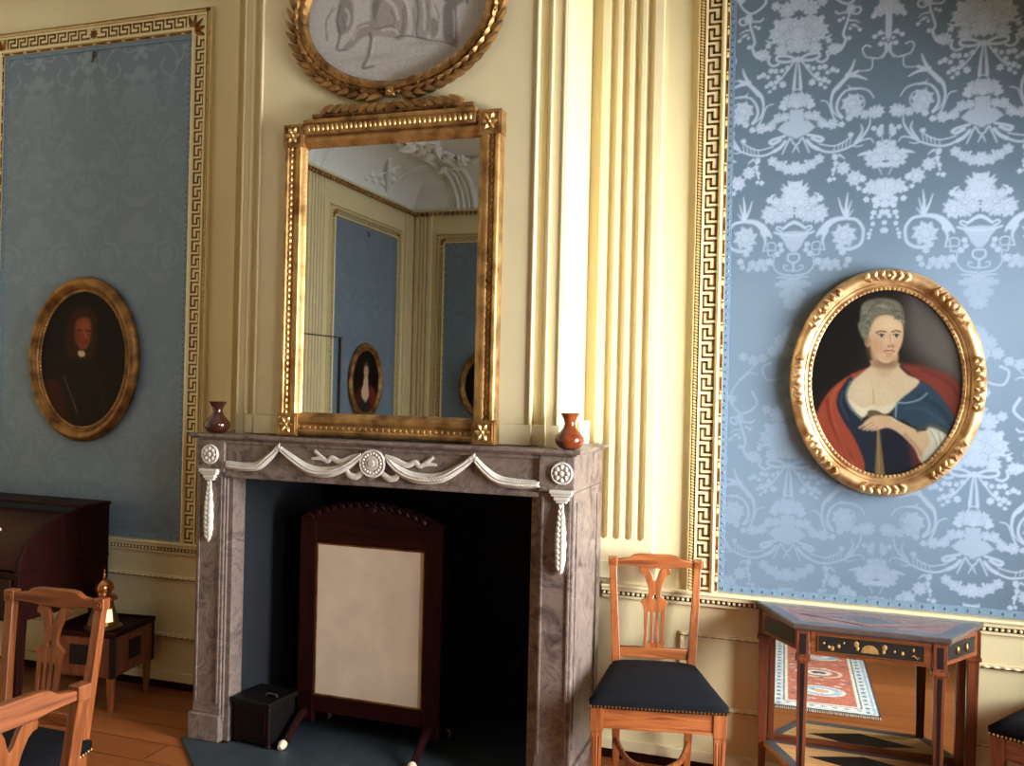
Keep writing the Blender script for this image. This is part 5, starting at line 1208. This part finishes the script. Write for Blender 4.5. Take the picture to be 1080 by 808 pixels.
# ------------------------------------------------------------------ cylinder bureau
bx0, bx1, by0, by1 = -4.62, -3.452, 3.20, YB-.045
t = thing('cylinder_bureau', 'dark mahogany roll-top bureau with a curved front under the left portrait', 'desk', ((bx0+bx1)/2,(by0+by1)/2,0))
ztop, zw = .925, .66; R = .265; yt = by1-.175     # front edge of the flat top
prof = [(by1,zw),(by1,ztop),(yt,ztop)]+[(yt-(yt-by0-.02)*math.sin(u), zw+.02+(ztop-zw-.02)*math.cos(u)) for u in [PI/2*k/10 for k in range(1,11)]]+[(by0+.02,zw)]
def cheek(x0,x1):
    mb = MB(); n = len(prof); mb.add([(x0,y,z) for y,z in prof]+[(x1,y,z) for y,z in prof],[tuple(range(n)),tuple(range(2*n-1,n-1,-1))]+[((i+1)%n,i,n+i,n+(i+1)%n) for i in range(n)]); return mb
for a,b_ in ((bx0,bx0+.03),(bx1-.03,bx1)): obj('cheek', cheek(a,b_), M['mahog'], t, bevel=.002)
obj('top', MB().box(bx0-.012,bx1+.012,yt-.012,by1,ztop,ztop+.018), M['mahogx'], t, bevel=.004)
mb = MB(); pr = [(yt-.01-(yt-by0-.035)*math.sin(u), zw+.02+(ztop-zw-.045)*math.cos(u)) for u in [PI/2*k/14 for k in range(15)]]
n = len(pr); x0, x1 = bx0+.032, bx1-.032
mb.add([(x0,y,z) for y,z in pr]+[(x1,y,z) for y,z in pr]+[(x0,y+.02,z-.012) for y,z in pr]+[(x1,y+.02,z-.012) for y,z in pr],[(i,i+1,n+i+1,n+i) for i in range(n-1)]+[(2*n+i+1,2*n+i,3*n+i,3*n+i+1) for i in range(n-1)])
cy_ = obj('roll_top', mb, M['bureau'], t, smooth=True, sharp=60)
for x in (-3.70,-4.36):
    k = MB().lathe([(0,0),(.010,.0),(.008,.012),(.016,.020),(.017,.028),(.010,.034),(0,.036)],(0,0,0),14,'y',cap=False); y, z = pr[7]; k.v = [(a+x,b_+y+.004,c+z+.003) for a,b_,c in k.v]; child('knob', k, M['porcelain'], cy_, smooth=True)
obj('carcase', MB().box(bx0,bx1,by0+.02,by1,.44,zw-.002), M['mahogx'], t, bevel=.003)
obj('writing_slide', MB().box(bx0-.006,bx1+.006,by0,by1,zw-.001,zw+.012), M['mahogx'], t, bevel=.003)
for i in range(3):
    a = bx0+.03+i*(bx1-bx0-.06)/3; b_ = a+(bx1-bx0-.06)/3-.01; d_ = obj('drawer', MB().box(a,b_,by0+.008,by0+.02,.46,zw-.02), M['bureau'], t, bevel=.003)
    child('handle', MB().tube([((a+b_)/2-.03,by0+.008,.56),((a+b_)/2-.028,by0-.008,.55),((a+b_)/2+.028,by0-.008,.55),((a+b_)/2+.03,by0+.008,.56)],.003,6), M['brass'], d_)
for x in (bx0+.04,bx1-.04):
    for y in (by0+.06,by1-.04): obj('leg', MB().bar((x,y,0),(x,y,.44),.028,.028,.055,.055), M['mahog'], t, bevel=.002)

# ------------------------------------------------------------------ small Persian rug (seen in the table's mirror)
def rug():
    W_, H_ = .54, 1.25; p = Paint(W_,H_,.0075); p.unit = .0015; Rd, Cr, Bl, Nv, Pk = (190,112,92),(228,220,206),(160,180,200),(70,66,84),(214,160,140)
    p.fill(Nv)
    def rect(a,c):
        m_ = (p.X > a)&(p.X < W_-a)&(p.Y > a)&(p.Y < H_-a); p.img[m_] = c
    rect(.012,Cr); rect(.020,Bl); rect(.030,Cr); rect(.080,Nv); rect(.086,Cr); rect(.098,Rd)
    rs = np.random.RandomState(6)
    for i in range(20):                        # border rosettes and keys
        y = .04+i*.0616
        for x in (.055,W_-.055): p.ell(x,y,.016,.020,Bl,.2); p.ell(x,y,.007,.009,Nv,.3); p.line([(x-.018,y+.03),(x+.018,y+.03)],.006,Bl,soft=.3)
    for i in range(7):
        x = .10+i*.057
        for y in (.055,H_-.055): p.ell(x,y,.016,.016,Bl,.2); p.ell(x,y,.007,.007,Rd,.3)
    for k,(cx,cy) in enumerate(((.27,.30),(.27,.62),(.27,.95))):
        p.ell(cx,cy,.125,.085,Cr,.06); p.ell(cx,cy,.110,.072,Rd if k % 2 else Bl,.08); p.ell(cx,cy,.070,.045,Cr,.12); p.ell(cx,cy,.040,.026,Nv if k % 2 else Pk,.15)
    for i in range(60):
        x, y = .12+rs.rand()*.30, .12+rs.rand()*1.0; c = (Cr,Nv,Bl,Pk)[i % 4]
        p.line([(x-.018,y),(x,y+.01*rs.randn()),(x+.018,y+.006)],.006,c,.9,soft=.4); p.ell(x,y,.008,.008,c,.3,.9)
    return p.grain(.25,2)
p = rug(); W_, H_ = p.w, p.h
t = thing('persian_rug', 'red patterned wool rug with pale border seen in the table mirror', 'rug', (.085,2.17,.001), math.radians(-1.4))
obj('rug_body', MB().box(-W_/2,W_/2,-H_/2,H_/2,0,.006), M['brown'], t, world=False)
me = p.mesh('pile', lambda X,Y: (X-W_/2, H_/2-Y), M['rug']); co = np.zeros(len(me.vertices)*3); me.vertices.foreach_get('co',co); co = co.reshape(-1,3); co = np.stack([co[:,0],co[:,2],co[:,1]+.0072],-1); me.vertices.foreach_set('co',co.ravel()); me.flip_normals(); me.update()
link_mesh('pile', me, t)
mb = MB()
for s in (-1,1):
    for i in range(54): x = -W_/2+(i+.5)*W_/54; mb.bar((x,s*H_/2,.004),(x+random.uniform(-.004,.004),s*(H_/2+.035),.002),.004,.003)
obj('fringe', mb, M['silk'], t, world=False)

# ------------------------------------------------------------------ camera and light
F_, yaw, pit, roll = 944.5, math.radians(18.37), math.radians(.07), math.radians(1.325)
fwd = Vector((-math.sin(yaw)*math.cos(pit), math.cos(yaw)*math.cos(pit), math.sin(pit))); r0 = Vector((math.cos(yaw),math.sin(yaw),0)); u0 = r0.cross(fwd)
r = r0*math.cos(roll)+u0*math.sin(roll); u = -r0*math.sin(roll)+u0*math.cos(roll)
cam = bpy.data.objects.new('camera', bpy.data.cameras.new('camera')); COL.objects.link(cam)
cam.matrix_world = Matrix(((r.x,u.x,-fwd.x,0),(r.y,u.y,-fwd.y,0),(r.z,u.z,-fwd.z,1.6),(0,0,0,1)))
cam.data.sensor_width = 36; cam.data.sensor_fit = 'HORIZONTAL'; cam.data.lens = 36*F_/1080; cam.data.clip_start = .02
S.camera = cam
wd = bpy.data.worlds.new('sky'); S.world = wd; wd.use_nodes = True
bg = wd.node_tree.nodes['Background']; bg.inputs['Color'].default_value = (.72,.84,1,1); bg.inputs['Strength'].default_value = 1.0
for i,((a,b_),e) in enumerate(zip(WINS,(840,390,740))):      # area lamp as daylight outside each window; the middle one is added fill
    L = bpy.data.lights.new('daylight','AREA'); L.shape = 'RECTANGLE'; L.size = (b_-a)+(.1,.9,.9)[i]; L.size_y = (2.0,3.4,3.4)[i]; L.energy = e; L.color = (.94,.98,1)
    o = bpy.data.objects.new('daylight', L); COL.objects.link(o); o.location = (XR+(.75,1.5,1.5)[i],(a+b_)/2-(.45,.5,.5)[i],(1.6,3.0,3.0)[i])
    d = Vector((-1.0,(.40,.2,.2)[i],(-.15,-.62,-.62)[i])).normalized(); o.rotation_euler = d.to_track_quat('-Z','Z').to_euler()
S.view_settings.view_transform = 'Standard'; S.view_settings.look = 'None'; S.view_settings.gamma = 1; S.view_settings.use_curve_mapping = False
S.view_settings.exposure = -0.22
S.cycles.max_bounces = 8; S.cycles.diffuse_bounces = 5; S.cycles.glossy_bounces = 4; S.cycles.transparent_max_bounces = 8
S.cycles.sample_clamp_indirect = 6; S.cycles.caustics_reflective = False; S.cycles.caustics_refractive = False; S.cycles.use_denoising = True
